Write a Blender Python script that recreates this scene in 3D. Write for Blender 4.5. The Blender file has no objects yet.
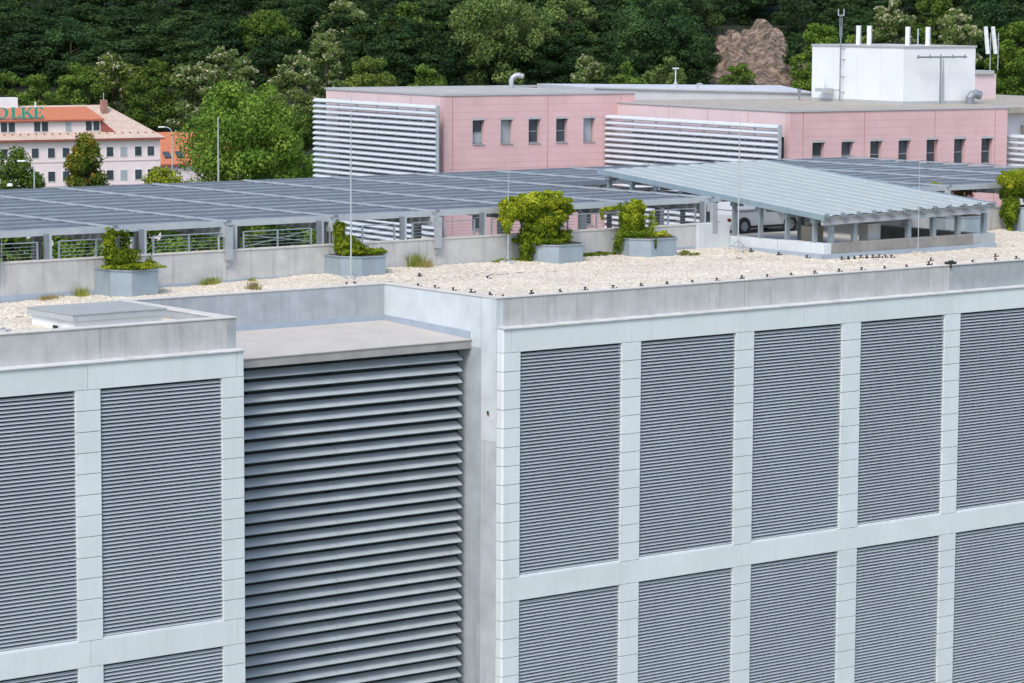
import bpy, math, random
import numpy as np
from mathutils import Vector, Matrix, noise as mnoise
random.seed(7); rng = np.random.default_rng(7)
S = bpy.context.scene
COL = S.collection

# ------------------------------------------------------------------ camera
F_PX, PITCH, ROLL, YAW = 2918.03, 0.114040, 0.0050685, 0.9018253
CAM = Vector((0, 0, 36.0))
fw = Vector((math.cos(YAW)*math.cos(PITCH), math.sin(YAW)*math.cos(PITCH), -math.sin(PITCH)))
rt = Vector((math.sin(YAW), -math.cos(YAW), 0)); up = rt.cross(fw)
RT = math.cos(ROLL)*rt + math.sin(ROLL)*up; UP = -math.sin(ROLL)*rt + math.cos(ROLL)*up
cd = bpy.data.cameras.new('camera'); cam = bpy.data.objects.new('camera', cd); COL.objects.link(cam)
cam.matrix_world = Matrix(((RT.x, UP.x, -fw.x, CAM.x), (RT.y, UP.y, -fw.y, CAM.y), (RT.z, UP.z, -fw.z, CAM.z), (0, 0, 0, 1)))
cd.sensor_width = 36; cd.lens = F_PX*36/1024; cd.clip_start = 1; cd.clip_end = 20000
S.camera = cam

# ------------------------------------------------------------------ light
SUN_EL, SUN_AZ = math.radians(50), math.radians(213)     # azimuth of the direction TOWARDS the sun, from +X counter-clockwise
W = bpy.data.worlds.new('World'); S.world = W; W.use_nodes = True
nt = W.node_tree; bg = nt.nodes['Background']
sky = nt.nodes.new('ShaderNodeTexSky'); sky.sky_type = 'NISHITA'; sky.sun_disc = False
sky.sun_elevation = SUN_EL; sky.sun_rotation = math.pi/2 - SUN_AZ
sky.air_density = 1.0; sky.dust_density = 3.0; sky.ozone_density = 1.0; sky.altitude = 300
nt.links.new(sky.outputs[0], bg.inputs[0]); bg.inputs[1].default_value = 0.15
sd = bpy.data.lights.new('sun', 'SUN'); sun = bpy.data.objects.new('sun', sd); COL.objects.link(sun)
sd.energy = 1.2; sd.angle = math.radians(16); sd.color = (1, 0.96, 0.9)
sv = Vector((math.cos(SUN_AZ)*math.cos(SUN_EL), math.sin(SUN_AZ)*math.cos(SUN_EL), math.sin(SUN_EL)))
sun.rotation_euler = sv.to_track_quat('Z', 'Y').to_euler()
S.view_settings.view_transform = 'Standard'; S.view_settings.look = 'None'
S.view_settings.exposure = 0.84; S.view_settings.gamma = 1

def at(x, y, d):            # a point that many metres ahead, used to give far things their real place
    return CAM + (fw + RT*((x-512)/F_PX) - UP*((y-341.5)/F_PX))*d

# ------------------------------------------------------------------ materials
def lin(r, g, b):
    f = lambda c: (c/255/12.92) if c <= 10 else ((c/255+0.055)/1.055)**2.4
    return (f(r), f(g), f(b), 1)
MATS = {}
def mat(name, col, rough=0.7, metal=0.0, var=0.12, scale=3.0, streak=0.0, dirt=None, bump=0.0, bscale=20, grime=0.0, spec=0.4, rnd=0.0):
    m = bpy.data.materials.new(name); m.use_nodes = True; n = m.node_tree; N = n.nodes; L = n.links
    b = N['Principled BSDF']; b.inputs['Roughness'].default_value = rough; b.inputs['Metallic'].default_value = metal
    b.inputs['Specular IOR Level'].default_value = spec
    tc = N.new('ShaderNodeTexCoord')
    def noise(sc, det=5, vec=None, rgh=0.6):
        t = N.new('ShaderNodeTexNoise'); t.inputs['Scale'].default_value = sc; t.inputs['Detail'].default_value = det
        t.inputs['Roughness'].default_value = rgh
        L.new(vec or tc.outputs['Object'], t.inputs['Vector']); return t.outputs['Fac']
    def ramp(fac, a, bb, c0, c1):
        r = N.new('ShaderNodeMapRange'); r.inputs[1].default_value = a; r.inputs[2].default_value = bb
        r.inputs[3].default_value = c0; r.inputs[4].default_value = c1; L.new(fac, r.inputs[0]); return r.outputs[0]
    def mixc(fac, c1, c2, mode='MIX'):
        x = N.new('ShaderNodeMix'); x.data_type = 'RGBA'; x.blend_type = mode
        if isinstance(fac, float): x.inputs[0].default_value = fac
        else: L.new(fac, x.inputs[0])
        for s, c in ((6, c1), (7, c2)):
            if isinstance(c, tuple): x.inputs[s].default_value = c
            else: L.new(c, x.inputs[s])
        return x.outputs[2]
    col = tuple(col) if len(col) == 4 else (*col, 1)
    dk = tuple(c*(1-var*1.6) for c in col[:3])+(1,); lt = tuple(min(1, c*(1+var)) for c in col[:3])+(1,)
    c = mixc(ramp(noise(scale), 0.3, 0.7, 0, 1), dk, lt)
    c = mixc(ramp(noise(scale*0.13, 3), 0.35, 0.65, 0, var*2.0), c, dk)
    if streak:
        mp = N.new('ShaderNodeMapping'); mp.inputs['Scale'].default_value = (1, 1, 0.06); L.new(tc.outputs['Object'], mp.inputs[0])
        st = noise(4.0, 6, mp.outputs[0], 0.7)
        d = dirt or tuple(x*0.45 for x in col[:3])+(1,)
        c = mixc(ramp(st, 0.52, 0.72, 0, streak), c, d)
        st2 = noise(11.0, 4, mp.outputs[0], 0.7)
        c = mixc(ramp(st2, 0.55, 0.8, 0, streak*0.8), c, d)
    if grime:
        g2 = noise(1.1, 8, None, 0.75)
        c = mixc(ramp(g2, 0.5, 0.75, 0, grime), c, dirt or tuple(x*0.4 for x in col[:3])+(1,))
    if rnd:
        oi = N.new('ShaderNodeObjectInfo'); hs = N.new('ShaderNodeHueSaturation'); L.new(ramp(oi.outputs['Random'], 0, 1, 1-rnd, 1+rnd), hs.inputs['Value']); L.new(c, hs.inputs['Color']); c = hs.outputs[0]
    L.new(c, b.inputs['Base Color'])
    if bump:
        bp = N.new('ShaderNodeBump'); bp.inputs['Strength'].default_value = bump; bp.inputs['Distance'].default_value = 0.03
        L.new(noise(bscale, 6), bp.inputs['Height']); L.new(bp.outputs[0], b.inputs['Normal'])
    MATS[name] = m; return m
CONC   = mat('concrete', (0.455, 0.46, 0.455), 0.85, var=0.10, scale=1.6, streak=0.5, dirt=(0.20, 0.195, 0.18, 1), bump=0.12, bscale=14, grime=0.18)
CONC_B = mat('blue_grey_concrete', (0.36, 0.39, 0.41), 0.85, var=0.12, scale=1.2, streak=0.45, dirt=(0.20, 0.23, 0.25, 1), grime=0.25, bump=0.1)
CONC_L = mat('pale_concrete', (0.52, 0.575, 0.605), 0.85, var=0.10, scale=0.9, streak=0.35, dirt=(0.37, 0.39, 0.41, 1), grime=0.3, bump=0.12, bscale=10)
CONC_D = mat('weathered_shaded_concrete', (0.27, 0.265, 0.25), 0.9, var=0.16, scale=1.5, streak=0.5, dirt=(0.14, 0.135, 0.12, 1), grime=0.5, bump=0.15)
CONC_BR= mat('brown_concrete', (0.30, 0.27, 0.22), 0.9, var=0.1, scale=2.2, streak=0.4)
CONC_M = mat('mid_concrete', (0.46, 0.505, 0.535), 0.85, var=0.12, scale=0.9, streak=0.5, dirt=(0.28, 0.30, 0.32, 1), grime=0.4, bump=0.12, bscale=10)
CONC_M2= mat('grimy_shaded_concrete', (0.365, 0.415, 0.445), 0.85, var=0.14, scale=0.9, streak=0.5, dirt=(0.22, 0.25, 0.28, 1), grime=0.4, bump=0.12, bscale=10)
COPING = mat('coping', (0.54, 0.525, 0.49), 0.8, var=0.10, scale=3, grime=0.3, dirt=(0.35, 0.33, 0.3, 1))
CLAD   = mat('white_cladding', (0.63, 0.678, 0.698), 0.5, var=0.04, scale=0.7, streak=0.30, rnd=0.035, grime=0.08, dirt=(0.47, 0.50, 0.51, 1))
LEDGE  = mat('ledge_sheet', (0.56, 0.57, 0.57), 0.6, var=0.10, scale=2.5, grime=0.8, dirt=(0.32, 0.31, 0.28, 1))
BLADE  = mat('louvre_blade', (0.375, 0.42, 0.45), 0.55, 0.0, var=0.04, scale=0.4, streak=0.10, rnd=0.03)
BLADE2 = mat('big_louvre_blade', (0.355, 0.40, 0.42), 0.55, 0.05, var=0.08, scale=1.2, grime=0.25)
DARK   = mat('dark_backing', (0.026, 0.032, 0.042), 0.8, var=0.1)
DARKG  = mat('joint_dark', (0.10, 0.105, 0.11), 0.9)
SLABT  = mat('slab_top', (0.44, 0.42, 0.385), 0.9, var=0.05, scale=0.9, grime=0.3, dirt=(0.33, 0.30, 0.26, 1), bump=0.1)
SLABF  = mat('slab_edge', (0.33, 0.325, 0.315), 0.85, var=0.1, scale=2, grime=0.3)
FLASH  = mat('flashing', (0.31, 0.37, 0.44), 0.5, var=0.06, scale=2, grime=0.2)
STEEL  = mat('galvanised_steel', (0.38, 0.41, 0.44), 0.5, 0.3, var=0.08, scale=4)
STEELD = mat('grey_steel', (0.22, 0.25, 0.285), 0.5, 0.3, var=0.1, scale=3)
STEELB = mat('blue_grey_post', (0.255, 0.31, 0.345), 0.5, 0.15, var=0.1, scale=3)
STEELP = mat('pale_steel', (0.385, 0.425, 0.45), 0.55, 0.1, var=0.06, scale=3)
SLAT   = mat('canopy_sheet', (0.32, 0.37, 0.41), 0.5, 0.1, var=0.16, scale=0.9, grime=0.3, dirt=(0.12, 0.14, 0.16, 1))
SLAT2  = mat('canopy_sheet_light', (0.37, 0.42, 0.46), 0.5, 0.1, var=0.14, scale=0.7, grime=0.3, dirt=(0.13, 0.15, 0.17, 1))
LROOF  = mat('pale_blue_sheet', (0.385, 0.42, 0.40), 0.45, 0.15, var=0.06, scale=1.2, grime=0.15)
LROOF2 = mat('pale_blue_rib', (0.50, 0.575, 0.59), 0.45, 0.15, var=0.06, scale=1.2)
LEDGEB = mat('blue_grey_edge', (0.215, 0.285, 0.325), 0.5, 0.1, var=0.08, scale=2)
PLANT  = mat('planter_sheet', (0.265, 0.325, 0.37), 0.55, 0.15, var=0.10, scale=1.5, streak=0.35, dirt=(0.22, 0.27, 0.30, 1))
SOIL   = mat('soil', (0.06, 0.045, 0.03), 0.95)
PINK   = mat('pink_render', (0.60, 0.405, 0.41), 0.75, var=0.06, scale=0.6, grime=0.28, streak=0.22, dirt=(0.52, 0.27, 0.26, 1))
PINKD  = mat('pink_joint', (0.42, 0.19, 0.19), 0.8)
PINKP  = mat('pale_pink_render', (0.62, 0.49, 0.50), 0.75, var=0.05, scale=0.6, streak=0.1)
WHITE  = mat('white_render', (0.67, 0.70, 0.72), 0.7, var=0.04, scale=0.5, streak=0.25, dirt=(0.58, 0.6, 0.62, 1))
WBLADE = mat('white_blade', (0.52, 0.56, 0.61), 0.5, var=0.03, scale=1)
ROOFG  = mat('roof_membrane', (0.38, 0.37, 0.35), 0.9, var=0.12, scale=0.7, grime=0.5, dirt=(0.24, 0.22, 0.19, 1))
ROOFB  = mat('roof_gravel_brown', (0.36, 0.33, 0.28), 0.95, var=0.15, scale=1.2, grime=0.45, dirt=(0.2, 0.19, 0.13, 1))
TRIM   = mat('roof_trim', (0.44, 0.45, 0.46), 0.5, 0.2, var=0.05)
GLASS  = mat('window_glass', (0.05, 0.068, 0.085), 0.12, var=0.3, scale=0.8, spec=0.6)
GLASSL = mat('window_blind', (0.33, 0.37, 0.40), 0.4, var=0.1, scale=6)
FRAME  = mat('window_frame', (0.30, 0.31, 0.33), 0.5, 0.2)
FRAMEW = mat('white_frame', (0.7, 0.7, 0.7), 0.5)
ORANGE = mat('orange_tile', (0.47, 0.165, 0.085), 0.85, var=0.12, scale=2.5, grime=0.2)
TAN    = mat('faded_tile', (0.50, 0.40, 0.33), 0.9, var=0.16, scale=2.2, grime=0.5, dirt=(0.48, 0.27, 0.2, 1))
OWALL  = mat('pale_pink_wall', (0.71, 0.62, 0.615), 0.8, var=0.04, scale=0.8)
REDTR  = mat('red_trim', (0.33, 0.085, 0.07), 0.7)
BRICK  = mat('chimney_brick', (0.33, 0.17, 0.14), 0.9, var=0.2, scale=5)
GREEN  = mat('green_letter', (0.01, 0.30, 0.22), 0.5)
CARP   = mat('silver_car_paint', (0.47, 0.51, 0.55), 0.18, 0.0, var=0.01, spec=0.6)
TYRE   = mat('tyre_rubber', (0.018, 0.018, 0.02), 0.85)
BLACK  = mat('black_plastic', (0.02, 0.02, 0.022), 0.6)
ALU    = mat('bright_metal', (0.62, 0.66, 0.70), 0.35, 0.4, var=0.05)
ANTW   = mat('antenna_white', (0.74, 0.76, 0.77), 0.5)
LAMPR  = mat('lamp_red', (0.10, 0.015, 0.015), 0.2)
LAMPC  = mat('lamp_clear', (0.6, 0.62, 0.64), 0.1)
DECK   = mat('deck_surface', (0.52, 0.50, 0.46), 0.9, var=0.08, scale=0.8, grime=0.3, bump=0.05)
GROUND = mat('ground', (0.10, 0.13, 0.06), 0.95, var=0.3, scale=0.05)
HILL   = mat('hill_soil', (0.014, 0.024, 0.009), 0.95, var=0.4, scale=0.3)
BARK   = mat('bark', (0.09, 0.07, 0.05), 0.95, var=0.3, scale=6)
ROCK   = None

def leafmat(name, c0, c1, c2=None, trans=0.25, sc=0.5):
    m = bpy.data.materials.new(name); m.use_nodes = True; n = m.node_tree; N = n.nodes; L = n.links
    out = N['Material Output']; N.remove(N['Principled BSDF'])
    g = N.new('ShaderNodeNewGeometry'); oi = N.new('ShaderNodeObjectInfo')
    t = N.new('ShaderNodeTexNoise'); t.inputs['Scale'].default_value = sc; t.inputs['Detail'].default_value = 4
    tc = N.new('ShaderNodeTexCoord'); L.new(tc.outputs['Object'], t.inputs['Vector'])
    cr = N.new('ShaderNodeValToRGB'); e = cr.color_ramp.elements
    e[0].position = 0.32; e[0].color = (*c0, 1); e[1].position = 0.68; e[1].color = (*c1, 1)
    if c2: x = cr.color_ramp.elements.new(0.86); x.color = (*c2, 1)
    ad = N.new('ShaderNodeMath'); ad.operation = 'MULTIPLY_ADD'; ad.inputs[1].default_value = 0.30
    L.new(g.outputs['Random Per Island'], ad.inputs[0])
    s2 = N.new('ShaderNodeMath'); s2.operation = 'SUBTRACT'; s2.inputs[1].default_value = 0.15; L.new(t.outputs['Fac'], s2.inputs[0])
    L.new(s2.outputs[0], ad.inputs[2]); L.new(ad.outputs[0], cr.inputs[0])
    hs = N.new('ShaderNodeHueSaturation'); mr = N.new('ShaderNodeMapRange')
    mr.inputs[3].default_value = 0.8; mr.inputs[4].default_value = 1.2; L.new(oi.outputs['Random'], mr.inputs[0])
    L.new(mr.outputs[0], hs.inputs['Value']); L.new(cr.outputs[0], hs.inputs['Color'])
    d = N.new('ShaderNodeBsdfDiffuse'); tr = N.new('ShaderNodeBsdfTranslucent'); mx = N.new('ShaderNodeMixShader'); mx.inputs[0].default_value = trans
    L.new(hs.outputs[0], d.inputs[0]); L.new(hs.outputs[0], tr.inputs[0]); L.new(d.outputs[0], mx.inputs[1]); L.new(tr.outputs[0], mx.inputs[2])
    L.new(mx.outputs[0], out.inputs[0]); return m
LF_DARK  = leafmat('leaf_dark', (0.0245, 0.0549, 0.0243), (0.0684, 0.1215, 0.0416), (0.1221, 0.1764, 0.0520), sc=0.11)
LF_MID   = leafmat('leaf_mid', (0.0506, 0.1016, 0.0206), (0.1380, 0.2125, 0.0411), (0.2300, 0.2772, 0.0587), sc=0.3)
LF_YELG  = leafmat('leaf_yellow_green', (0.0810, 0.1368, 0.0292), (0.2127, 0.2734, 0.0648), (0.3848, 0.3827, 0.1134), sc=0.3)
LF_BRIGHT= leafmat('leaf_bright', (0.0648, 0.1369, 0.0219), (0.1946, 0.2944, 0.0499), (0.2965, 0.3833, 0.0780), sc=0.4)
LF_OLIVE = leafmat('leaf_olive', (0.0732, 0.1258, 0.0388), (0.1774, 0.2417, 0.0740), (0.2923, 0.3288, 0.1057), sc=0.35)
LF_AUT   = leafmat('leaf_autumn', (0.0600, 0.1237, 0.0252), (0.2100, 0.2250, 0.0360), (0.9000, 0.4950, 0.0540), sc=0.25)
LF_GOLD  = leafmat('leaf_gold', (0.16, 0.13, 0.02), (0.30, 0.21, 0.03), (0.36, 0.20, 0.03), sc=0.4)
LF_CREAM = leafmat('blossom_cream', (0.3289, 0.3289, 0.1898), (0.5566, 0.5313, 0.3668), (0.6578, 0.6072, 0.4554), sc=0.5)
LF_PLANT = leafmat('leaf_planter', (0.12, 0.175, 0.014), (0.36, 0.40, 0.035), (0.52, 0.52, 0.08), sc=2.2)
LF_PLANTD= leafmat('leaf_planter_dark', (0.05, 0.10, 0.012), (0.20, 0.275, 0.024), (0.36, 0.40, 0.045), sc=2.2)
LF_DRY   = leafmat('grass_dry', (0.2750, 0.2125, 0.0875), (0.4500, 0.3750, 0.1875), None, sc=3)
LF_WEED  = leafmat('grass_green', (0.1330, 0.1760, 0.0380), (0.3800, 0.3840, 0.0950), None, sc=3)
LF_RED   = leafmat('leaf_red', (0.16, 0.05, 0.03), (0.30, 0.12, 0.07), None, sc=3)

def gravel_mat():
    m = bpy.data.materials.new('pale_gravel'); m.use_nodes = True; n = m.node_tree; N = n.nodes; L = n.links
    b = N['Principled BSDF']; b.inputs['Roughness'].default_value = 0.9
    tc = N.new('ShaderNodeTexCoord')
    v = N.new('ShaderNodeTexVoronoi'); v.inputs['Scale'].default_value = 15; L.new(tc.outputs['Object'], v.inputs['Vector'])
    sep = N.new('ShaderNodeSeparateColor'); L.new(v.outputs['Color'], sep.inputs[0])
    cr = N.new('ShaderNodeValToRGB'); cr.color_ramp.interpolation = 'CONSTANT'
    cols = [(0.0, (0.360, 0.305, 0.230)), (0.06, (0.530, 0.458, 0.354)), (0.28, (0.610, 0.561, 0.460)), (0.5, (0.660, 0.611, 0.506)), (0.68, (0.570, 0.483, 0.368)), (0.80, (0.700, 0.660, 0.570)), (0.96, (0.450, 0.424, 0.368))]
    e = cr.color_ramp.elements; e[0].position = 0; e[0].color = (*cols[0][1], 1); e[1].position = cols[1][0]; e[1].color = (*cols[1][1], 1)
    for p, c in cols[2:]:
        x = e.new(p); x.color = (*c, 1)
    L.new(sep.outputs[0], cr.inputs[0])
    t = N.new('ShaderNodeTexNoise'); t.inputs['Scale'].default_value = 0.5; t.inputs['Detail'].default_value = 6; L.new(tc.outputs['Object'], t.inputs[0])
    mr = N.new('ShaderNodeMapRange'); mr.inputs[1].default_value = 0.35; mr.inputs[2].default_value = 0.7; mr.inputs[3].default_value = 0.88; mr.inputs[4].default_value = 1.04; L.new(t.outputs['Fac'], mr.inputs[0])
    mx = N.new('ShaderNodeVectorMath'); mx.operation = 'SCALE'; L.new(cr.outputs[0], mx.inputs[0]); L.new(mr.outputs[0], mx.inputs[3])
    L.new(mx.outputs[0], b.inputs['Base Color'])
    bp = N.new('ShaderNodeBump'); bp.inputs['Strength'].default_value = 0.7; bp.inputs['Distance'].default_value = 0.05; bp.invert = True
    L.new(v.outputs['Distance'], bp.inputs['Height']); L.new(bp.outputs[0], b.inputs['Normal']); return m
GRAVEL = gravel_mat()
def rock_mat():
    m = bpy.data.materials.new('pinkish_rock'); m.use_nodes = True; n = m.node_tree; N = n.nodes; L = n.links
    b = N['Principled BSDF']; b.inputs['Roughness'].default_value = 0.95; tc = N.new('ShaderNodeTexCoord')
    t = N.new('ShaderNodeTexNoise'); t.inputs['Scale'].default_value = 0.55; t.inputs['Detail'].default_value = 9; t.inputs['Roughness'].default_value = 0.75
    L.new(tc.outputs['Object'], t.inputs[0]); cr = N.new('ShaderNodeValToRGB'); e = cr.color_ramp.elements
    e[0].position = 0.38; e[0].color = (0.03, 0.038, 0.02, 1); e[1].position = 0.60; e[1].color = (0.38, 0.285, 0.215, 1)  # dark tones paint greenery and the shade in crevices
    x = e.new(0.48); x.color = (0.17, 0.12, 0.085, 1); x = e.new(0.74); x.color = (0.43, 0.32, 0.25, 1)
    L.new(t.outputs['Fac'], cr.inputs[0]); L.new(cr.outputs[0], b.inputs['Base Color'])
    bp = N.new('ShaderNodeBump'); bp.inputs['Strength'].default_value = 1; bp.inputs['Distance'].default_value = 0.8; L.new(t.outputs['Fac'], bp.inputs['Height']); L.new(bp.outputs[0], b.inputs['Normal'])
    return m
ROCK = rock_mat()

# ------------------------------------------------------------------ builders
def tag(o, label=None, cat=None, group=None, kind=None):
    if label: o['label'] = label
    if cat: o['category'] = cat
    if group: o['group'] = group
    if kind: o['kind'] = kind
    return o
def thing(name, label, cat, loc=(0, 0, 0), group=None):
    o = bpy.data.objects.new(name, None); COL.objects.link(o); o.location = loc; o.empty_display_size = 0.3
    return tag(o, label, cat, group)
def origin(o):
    while o.parent: o = o.parent
    return Vector(o.location)
class MB:
    def __init__(s, T=None): s.v = []; s.f = []; s.T = T
    def add(s, vs, fs):
        b = len(s.v); s.v += [Vector(p) for p in vs]; s.f += [tuple(i+b for i in q) for q in fs]; return s
    def box(s, x0, x1, y0, y1, z0, z1):
        return s.add([(x0,y0,z0),(x1,y0,z0),(x1,y1,z0),(x0,y1,z0),(x0,y0,z1),(x1,y0,z1),(x1,y1,z1),(x0,y1,z1)],
              [(3,2,1,0),(4,5,6,7),(0,1,5,4),(1,2,6,5),(2,3,7,6),(3,0,4,7)])
    def hexa(s, b, t):      # bottom 4 and top 4 points
        return s.add(list(b)+list(t), [(3,2,1,0),(4,5,6,7),(0,1,5,4),(1,2,6,5),(2,3,7,6),(3,0,4,7)])
    def prism(s, poly, off):
        n = len(poly); off = Vector(off); p = [Vector(a) for a in poly]
        return s.add(p+[a+off for a in p], [tuple(range(n-1,-1,-1)), tuple(range(n,2*n))]+[(i,(i+1)%n,n+(i+1)%n,n+i) for i in range(n)])
    def tube(s, p0, p1, r0, r1=None, n=8):
        p0 = Vector(p0); p1 = Vector(p1); r1 = r0 if r1 is None else r1; d = (p1-p0).normalized()
        a = d.orthogonal().normalized(); b = d.cross(a)
        vs = [p0+(a*math.cos(t)+b*math.sin(t))*r0 for t in [2*math.pi*i/n for i in range(n)]]+[p1+(a*math.cos(t)+b*math.sin(t))*r1 for t in [2*math.pi*i/n for i in range(n)]]
        return s.add(vs, [tuple(range(n-1,-1,-1)), tuple(range(n,2*n))]+[(i,(i+1)%n,n+(i+1)%n,n+i) for i in range(n)])
    def path(s, pts, r, n=8):
        for a, b in zip(pts, pts[1:]): s.tube(a, b, r, r, n)
        return s
    def sweep(s, pts, r, n=12):
        pts = [Vector(p) for p in pts]; rings = []; a = None
        for i, p in enumerate(pts):
            d = (pts[min(i+1, len(pts)-1)]-pts[max(i-1, 0)]).normalized()
            a = d.orthogonal().normalized() if a is None else (a-d*a.dot(d)).normalized(); b = d.cross(a)
            rings += [p+(a*math.cos(t)+b*math.sin(t))*r for t in [2*math.pi*k/n for k in range(n)]]
        m = len(pts)
        return s.add(rings, [tuple(range(n-1,-1,-1)), tuple(range((m-1)*n, m*n))]+[(j*n+i, j*n+(i+1)%n, (j+1)*n+(i+1)%n, (j+1)*n+i) for j in range(m-1) for i in range(n)])
    def bar(s, p0, p1, w, h):   # rectangular bar, w sideways, h along z-ish
        p0 = Vector(p0); p1 = Vector(p1); d = (p1-p0).normalized(); z = Vector((0,0,1))
        if abs(d.z) > 0.95: z = Vector((0,1,0))
        a = d.cross(z).normalized()*w/2; b = a.cross(d).normalized()*h/2
        q = lambda p: [p-a-b, p+a-b, p+a+b, p-a+b]
        return s.hexa(q(p0), q(p1))
    def build(s, name, m, parent=None, smooth=False, bevel=0):
        T = s.T; o0 = origin(parent) if parent else Vector((0,0,0))
        vs = [(T @ p if T else p)-o0 for p in s.v]
        me = bpy.data.meshes.new(name); me.from_pydata(vs, [], s.f); me.validate(); me.update()
        me.materials.append(m)
        if smooth:
            for p in me.polygons: p.use_smooth = True
        o = bpy.data.objects.new(name, me); COL.objects.link(o)
        if parent: o.parent = parent
        if bevel:
            b = o.modifiers.new('bevel', 'BEVEL'); b.width = bevel; b.segments = 2; b.limit_method = 'ANGLE'
        return o
def solo(o, base):          # a one-mesh thing: put its origin at its base
    base = Vector(base)
    o.data.transform(Matrix.Translation(-base)); o.location = base; return o

# ================================================================== SETTING
gm = MB(); gm.add([(-6000,-6000,0),(9000,-6000,0),(9000,9000,0),(-6000,9000,0)], [(0,1,2,3)])
tag(gm.build('ground', GROUND), kind='structure')
FH = Vector((math.cos(YAW), math.sin(YAW), 0)); RH = Vector((math.sin(YAW), -math.cos(YAW), 0))
def hill_z(d, s):
    base = max(0.0, d-425-8*math.sin(s/37.0))
    return 6*min(1, base/25)+0.235*max(0, base-15)*(1+0.10*math.sin(s/51+1))-0.02
hv = []; hf = []; nd, ns = 60, 70
for i in range(nd):
    d = 415+i*11.0
    for j in range(ns):
        s_ = -420+j*12.5
        z = hill_z(d, s_)+0.6*math.sin(d*.21+s_*.13)*(d > 440)
        hv.append(FH*d+RH*s_+Vector((0,0,z)))
for i in range(nd-1):
    for j in range(ns-1): a = i*ns+j; hf.append((a, a+1, a+ns+1, a+ns))
hm = MB(); hm.add(hv, hf); tag(hm.build('hillside', HILL, smooth=True), kind='structure')

# rock face
def rockface():
    nx, ny = 110, 80; vs = []; fs = []
    r2 = random.Random(5)
    ph = [(r2.uniform(.1,.9), r2.uniform(.1,.9), r2.uniform(0,6.3)) for _ in range(10)]
    for j in range(ny):
        for i in range(nx):
            u = i/(nx-1); v = j/(ny-1)
            wob = 5*math.sin(v*9+1)+3*math.sin(v*23)+2*math.sin(v*47)
            top = 32+6*math.sin(u*7+.6)+4*math.sin(u*17+1)+3*math.sin(u*41)+(14 if u > .72 else 0)*min(1, (u-.72)*8)
            x = 714+wob*(1-u)*.8+u*(94+wob); y = 122-v*(122-top)
            q_ = Vector((u*9, v*8, 3.3)); dd = 468+62*v-1.1*mnoise.hetero_terrain(q_*.55, 1.0, 2.0, 6, .7)+.7*mnoise.noise(Vector((u*3+v*9, v*22, 1)))+.5*mnoise.noise(q_*6)
            edge = min(u, 1-u)*2; dd += 8*max(0, .2-edge)
            vs.append(at(x, y, dd))
    for j in range(ny-1):
        for i in range(nx-1): a = j*nx+i; fs.append((a, a+1, a+nx+1, a+nx))
    # give it body: a rim pushed back into the hill
    base = len(vs)
    for p in list(vs): vs.append(p+FH*14)
    rim = [i for i in range(nx)]+[nx*k+nx-1 for k in range(1, ny)]+[nx*(ny-1)+i for i in range(nx-2, -1, -1)]+[nx*k for k in range(ny-2, 0, -1)]
    for a, b in zip(rim, rim[1:]+rim[:1]): fs.append((b, a, a+base, b+base))
    m = MB(); m.add(vs, fs); return m.build('rock_face', ROCK)
tag(rockface(), kind='structure')

# ================================================================== PARKING GARAGE
GZ = 26.95
garage = thing('parking_garage', 'large concrete parking garage with white cladding, grey louvre panels and a gravel roof', 'building', (62, 72, 0))
ZA, ZB, ZF, ZC, ZD = 26.907, 25.97, 25.18, 17.945, 17.19
ZE = ZD-(ZF-ZC); ZG = ZE-(ZC-ZD)
YC = 71.68                                       # front of the cladding
XL0, XL1, XR0, XR1 = 11.0, 46.57, 56.29, 107.2    # left wing, right wing
TH = 0.30
# concrete bodies
c = MB(); c.box(XL0, XL1-0.32, 72.0, 72.0+TH, ZG-9, ZA-0.035); c.build('front_wall', CONC, garage)
c = MB(); c.box(XL1-0.45, XL1, 72.0+TH+0.003, 78.04, 20, ZA-0.035); c.box(XL1-0.317, XL1, 72.0, 72.0+TH, 0, ZA-0.035); c.build('side_wall', CONC_B, garage)
c = MB(); c.box(XR0+0.27, 66.9, 72.0, 72.0+TH, ZG-9, ZA-0.035); c.build('front_wall', CONC, garage)
c = MB(); c.box(66.92, 76.9, 72.0, 72.0+TH, ZG-9, ZA-0.035); c.build('front_wall', CONC, garage)
c = MB(); c.box(76.92, XR1, 72.01, 72.0+TH, ZG-9, ZA-0.035); c.build('front_wall', CONC_B, garage)
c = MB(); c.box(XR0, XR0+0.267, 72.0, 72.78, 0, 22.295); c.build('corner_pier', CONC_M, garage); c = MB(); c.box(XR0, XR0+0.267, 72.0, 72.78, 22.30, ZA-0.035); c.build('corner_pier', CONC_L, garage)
c = MB(); c.box(XR0+0.012, XR0+0.3, 72.783, 78.33, 25.25, ZA-0.035); c.build('recess_side_wall', CONC_L, garage); c = MB(); c.box(XR0+0.012, XR0+0.3, 72.783, 78.33, 0, 25.245); c.build('recess_side_wall', CONC_M2, garage)  # lower wall darker: grime, plus the slab's shade put into the colour
c = MB(); c.box(XL1-0.45, XR0+0.009, 78.043, 78.34, 20, ZA-0.035); c.build('recess_back_wall', CONC_B, garage)
c = MB(); c.box(XR1-0.3, XR1, 72.303, 96, 0, ZA-0.04); c.box(XL0, XL0+0.3, 72.303, 96, 0, ZA-0.5); c.box(XL0+.303, XR1-.303, 95.7, 96, 0, 26.49); c.build('rear_wall', CONC, garage)
c = MB()
for zz in (22.30, 19.6, 17.35, 13.2): c.box(XR0-.002, XR0+.02, 72.01, 72.77, zz-.008, zz+.008)
for zz in (21.4, 18.3, 15.1): c.box(XR0+.010, XR0+.03, 72.80, 73.9, zz-.008, zz+.008)
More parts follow.
